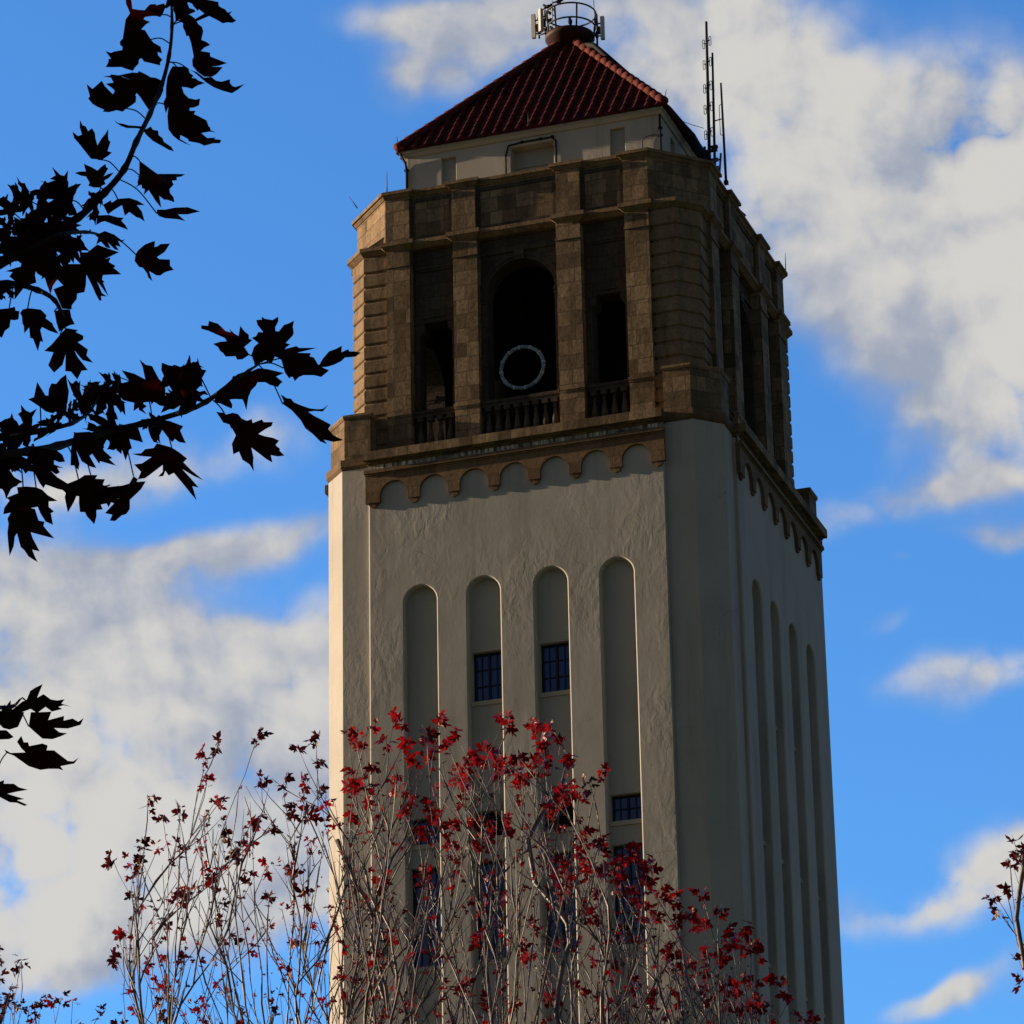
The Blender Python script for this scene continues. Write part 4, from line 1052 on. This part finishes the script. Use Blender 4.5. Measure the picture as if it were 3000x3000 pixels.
# ---- small red maples further off
def red_tree(label, group, base_px, depth, fork_px, tips, leaders, seed, extra, spread, nl=(5, 8), lsize=.10, red_share=.93):
    rg = random.Random(seed)
    fk = at(*fork_px, depth)
    O = Vector((fk.x, fk.y, 0))
    root = tag(empty('red_maple', O), label, 'tree', group)
    pos = []; par = []; drn = []
    def node(p, pr, d):
        pos.append(p); par.append(pr); drn.append(d.normalized()); return len(pos) - 1
    UPV = Vector((0, 0, 1))
    k = node(Vector((0, 0, -.05)), -1, UPV)
    zf = fk.z
    for i in range(1, 9):
        k = node(Vector((.05 * math.sin(i * 1.3), .05 * math.cos(i * 1.1), zf * i / 8)), k, UPV)
    fork = k
    def grow(T, start, stiff, step=.16):
        N = pos[start]; v = T - N; L = v.length; vn = v.normalized()
        t0 = (drn[start] * .35 + vn * .8).normalized() * L * .9
        t1 = (UPV * stiff + vn * .9 + Vector((rg.gauss(0, .06), rg.gauss(0, .06), 0))).normalized() * L * .9
        n = max(2, int(L / step)); k = start; last = N
        for i in range(1, n + 1):
            t = i / n
            p = N * (2 * t ** 3 - 3 * t * t + 1) + t0 * (t ** 3 - 2 * t * t + t) + T * (-2 * t ** 3 + 3 * t * t) + t1 * (t ** 3 - t * t)
            if i < n: p = p + Vector((rg.gauss(0, .006), rg.gauss(0, .006), 0))
            k = node(p, k, p - last); last = p
        return k
    kids = {}
    ends = []
    T3 = []
    for x, y in tips:
        T3.append(at(x, y, depth + rg.gauss(0, spread)) - O)
    for (x, y, dd) in leaders:
        ends.append((grow(at(x, y - 330, depth + dd) - O, fork, .45, .22), True))
    big = [(t, True) for t in T3]
    for x, y in extra(rg): big.append((at(x, y, depth + rg.gauss(0, spread * 1.2)) - O, False))
    big.sort(key=lambda q: (q[0] - pos[fork]).length)
    for T, main in big:
        best, bc = fork, 1e9
        for i in range(fork - 2, len(pos)):
            v = T - pos[i]; L = v.length
            if L < .12 or v.z < .6 * L: continue
            c = v.z / L
            al = max(0, drn[i].dot(v) / L)
            cost = L * (1 + 4.5 * (1 - c) + 3.5 * (1 - al)) * (1 + .7 * kids.get(i, 0)) + .22 * kids.get(i, 0)
            if cost < bc: bc, best = cost, i
        for i in range(best - 2, best + 3): kids[i] = kids.get(i, 0) + 1
        ends.append((grow(T, best, .35), main))
        kids[len(pos) - 1] = kids[len(pos) - 2] = 3
    # thickness from the number of shoots carried
    cnt = [0.0] * len(pos)
    child = {}
    for i in range(len(pos)): child.setdefault(par[i], []).append(i)
    for i in range(len(pos) - 1, -1, -1):
        if i not in child: cnt[i] += 1
        if par[i] >= 0: cnt[par[i]] += cnt[i]
    far = [0.0] * len(pos)
    for i in range(len(pos) - 1, 0, -1):
        far[par[i]] = max(far[par[i]], far[i] + (pos[i] - pos[par[i]]).length)
    def R_(i): return min(.0017 * cnt[i] ** .51 + .0013, .0022 + .0070 * far[i])
    tk = MB(); lm = MB(); tg = MB()
    done = set()
    for i in range(len(pos)):
        st = par[i]
        if st >= 0 and not (child[st][0] == i and st != -1 and par[st] >= -1 and st in done): 
            # start a new run at i
            run = [st, i]
            while run[-1] in child:
                nx = max(child[run[-1]], key=lambda q: cnt[q])
                if child[run[-1]][0] != nx:
                    child[run[-1]].remove(nx); child[run[-1]].insert(0, nx)
                run.append(nx)
            if any(q in done for q in run[1:]): continue
            for q in run[1:]: done.add(q)
            done.add(st)
            rr = [min(R_(st), R_(i) * 1.25)] + [R_(q) for q in run[1:]]
            if rr[-1] < .005: rr[-1] *= .6
            if st == 0: rr = [max(x, .02) for x in rr]
            big_ = rr[1] > .012
            # swollen buds at some joints
            for j in range(2, len(rr)):
                if rr[j] < .007 and rg.random() < .28: rr[j] *= 1.8
            (tk if st == 0 else lm if big_ else tg).tube([pos[q] for q in run], rr, 10 if st == 0 else 6 if big_ else 5)
    tk.build('trunk', M['bark'], root); lm.build('limbs', M['bark'], root); tg.build('twigs', M['bark'], root)
    red = MB(); dark_mb = MB()
    def cluster(p, n, size, sp, mb):
        for _ in range(n):
            ax = (Vector((rg.gauss(0, 1), rg.gauss(0, 1), rg.gauss(-.25, .7)))).normalized()
            o = ax * rg.uniform(.1, 1) * sp + Vector((rg.gauss(0, .012), rg.gauss(0, .012), rg.gauss(-.01, .03)))
            lat = ax.cross(Vector((rg.gauss(0, 1), rg.gauss(0, 1), rg.gauss(0, 1)))).normalized()
            add_leaf(mb, p + o, ax, lat, size * rg.uniform(.6, 1.15), rg, 1.0, rg.uniform(-.1, .5), rg.uniform(-.1, .5), (SML, SML_T), .07)
    for e, main in ends:
        if main: cluster(pos[e], rg.randint(*nl), lsize, .03, red if rg.random() < red_share else dark_mb)
        else:
            u = rg.random()
            if u < .25: cluster(pos[e], rg.randint(2, 4), lsize * .7, .02, red)
            elif u < .6: cluster(pos[e], 1, lsize * .5, .01, dark_mb)
    for i in range(fork + 1, len(pos)):
        if cnt[i] < 7 and rg.random() < .30:
            cluster(pos[i], 1, lsize * rg.uniform(.22, .5), .008, dark_mb if rg.random() < .6 else red)
    red.build('foliage', M['red_leaf'], root); dark_mb.build('dark_foliage', M['dark_leaf'], root)
    return root

def w8(l): return [(300 + x / 1.61, 2000 + y / 1.61) for x, y in l]
def w13(l): return [(1300 + x / 1.61, 2000 + y / 1.61) for x, y in l]
def w5(l): return [(1000 + x / 1.932, 1600 + y / 1.932) for x, y in l]
def w0(l): return [(x / 3.864, 2600 + y / 3.864) for x, y in l]
def wr(l): return [(2700 + x / 2.76, 2300 + y / 2.76) for x, y in l]
left_tips = w8([(480, 335), (540, 315), (495, 450), (540, 545), (490, 630), (735, 250), (750, 465), (855, 470), (720, 630), (790, 670), (860, 610), (920, 300), (1005, 250), (1020, 360), (950, 455), (980, 605), (1035, 520), (215, 550), (285, 630), (370, 600),
    (50, 835), (180, 765), (172, 815), (135, 860), (170, 900), (140, 995), (245, 1045), (365, 770), (295, 1120), (100, 1180), (60, 1290), (205, 1330), (385, 1300), (285, 1450), (290, 1550), (560, 1050), (555, 1110), (600, 1220), (700, 1245), (480, 860),
    (430, 955), (620, 770), (900, 760), (945, 960), (775, 860), (690, 930), (960, 1000), (880, 880), (330, 1000), (570, 690), (690, 770), (640, 800), (910, 1230), (810, 1520), (680, 1590)])
right_tips = w5([(40, 1090), (80, 1040), (120, 1110), (155, 1030), (300, 965), (325, 985), (250, 1080), (375, 1075), (405, 1200), (485, 1050), (485, 1170), (560, 985), (600, 1100), (655, 1080), (70, 1275), (40, 1345), (85, 1400), (130, 1340), (195, 1240), (300, 1370), (290, 1290),
    (200, 1550), (750, 1190), (790, 1210), (650, 1290), (700, 1295), (815, 1130), (870, 1230), (940, 1250), (930, 955), (950, 1010), (975, 1330), (1005, 1195), (1080, 1000), (1100, 1020), (1190, 1030), (1140, 1120), (1150, 1190), (1240, 1100), (1290, 1200), (1075, 1240),
    (1010, 1300), (1475, 1260), (1400, 1320), (1350, 1400), (1260, 1360), (1240, 1385), (700, 1430), (630, 1560), (620, 1640), (930, 1550), (950, 1570), (1190, 1490), (1170, 1450), (1380, 1650), (1465, 1680), (1390, 1790), (1360, 1720), (485, 1830), (480, 1900), (490, 1870),
    (1290, 1850), (1270, 1900), (1310, 1830), (1500, 1850), (1740, 1790), (1740, 1900), (1645, 1710), (60, 1500), (160, 1420), (350, 1480), (540, 1520), (430, 1600), (820, 1620), (760, 1540)]) + w13([
    (880, 980), (1030, 990), (1085, 1010), (1130, 1100), (1110, 1140), (1215, 985), (1300, 1075), (1235, 1115), (1345, 1180), (1190, 1150), (1435, 1145), (1400, 1240), (1450, 1250), (1490, 1300), (1320, 1300), (1220, 1280), (1250, 1330), (1575, 1400), (1630, 1490), (1690, 1580),
    (1450, 1400), (1345, 1420), (1385, 1455), (1490, 1530), (1420, 1530), (1330, 1530), (1745, 1555), (720, 1320), (790, 1330), (960, 1100), (990, 1080), (1070, 1250), (770, 870), (750, 900), (690, 860), (740, 1000), (590, 930), (560, 950), (530, 1030), (660, 1020), (860, 1150), (710, 1080),
    (1140, 1300), (1100, 1470), (1240, 1460), (500, 1480), (580, 920), (600, 960), (510, 840), (545, 870), (970, 850), (960, 920), (900, 790), (830, 850), (300, 1000), (380, 1250), (250, 1350), (150, 1180), (640, 1440), (880, 1400), (420, 1130), (320, 1500), (980, 1480), (200, 1500), (90, 1420), (740, 1540)])
def outline(pts):
    def f(rg, n=0):
        out = []
        while len(out) < f.n:
            x = rg.uniform(pts[0][0], pts[-1][0])
            for (x0, y0), (x1, y1) in zip(pts[:-1], pts[1:]):
                if x0 <= x <= x1: top = y0 + (y1 - y0) * (x - x0) / (x1 - x0)
            y = top + 60 + (3250 - top) * rg.random() ** 1.1
            if rg.random() < .8 or y > 2500: out.append((x, y))
        return out
    return f
ol = outline([(340, 2640), (420, 2400), (560, 2240), (760, 2200), (1000, 2260), (1120, 2450), (1180, 2700)]); ol.n = 520
orr = outline([(960, 2360), (1050, 2200), (1250, 2160), (1480, 2140), (1640, 2180), (1760, 2360), (1880, 2560), (2000, 2700), (2180, 2800), (2350, 2990)]); orr.n = 1300
GR = 'young red maples in front of the tower'
red_tree('slender red maple left of the tower, dark twigs and few leaves against the clouds', GR, None, 31.0, (840, 3460), left_tips,
         [(620, 2900, .3), (740, 2750, -.3), (690, 2800, .9), (860, 2700, .5), (950, 2760, -.6), (540, 2960, -.2), (1010, 2850, .2), (790, 2950, -1.0)], 21, ol, .55, (4, 8), .072, .35)
red_tree('red maple with crimson leaf tufts and pale twigs right in front of the tower', GR, None, 30.0, (1520, 3620), right_tips,
         [(1180, 2800, .3), (1260, 2680, -.4), (1360, 2620, .7), (1450, 2560, -.2), (1540, 2600, .4), (1640, 2640, -.7), (1760, 2780, .2), (1880, 2900, .5), (2020, 3000, -.3), (1120, 2900, -.7), (1400, 2800, -1.1), (1600, 2800, 1.2), (2140, 3080, .2)], 22, orr, .75, (6, 10), .072)
cor = w0([(240, 900), (140, 1085), (10, 1230), (20, 1300), (160, 1315), (260, 1350), (335, 1340), (385, 1310), (390, 1440), (400, 1510), (475, 1220), (590, 1270), (825, 1270), (1150, 1385), (1330, 1540), (890, 1535), (30, 1460), (0, 980), (-30, 840), (-20, 660), (90, 1245), (-60, 1100)])
oc = outline([(-500, 2700), (-200, 2560), (-20, 2800), (150, 2990), (380, 3030)]); oc.n = 90
red_tree('red maple of which only a few top shoots reach the lower left corner', GR, None, 33.0, (-120, 3850), cor, [(-60, 3080, .2), (60, 3150, -.4), (-250, 3000, .4), (180, 3250, .3)], 23, oc, .5, (3, 6), .07, .15)  # mostly dark leaf colour, standing in for silhouettes against the sky
edge = wr([(745, 455), (752, 520), (715, 600), (740, 655), (578, 870), (570, 950), (628, 1000), (683, 855), (830, 480), (820, 885), (775, 1390), (800, 1550), (900, 700), (950, 400)])
oe = outline([(3040, 2900), (3120, 2500), (3400, 2300), (3800, 2500)]); oe.n = 24
red_tree('red maple of which only sparse twigs reach in at the right edge', GR, None, 32.0, (3360, 3750), edge, [(3120, 3000, .2), (3250, 2800, -.4), (3400, 2700, .4), (3080, 3150, .3)], 24, oe, .3, (2, 4), .075, .0)  # silhouetted leaf tufts get the dark leaf colour throughout
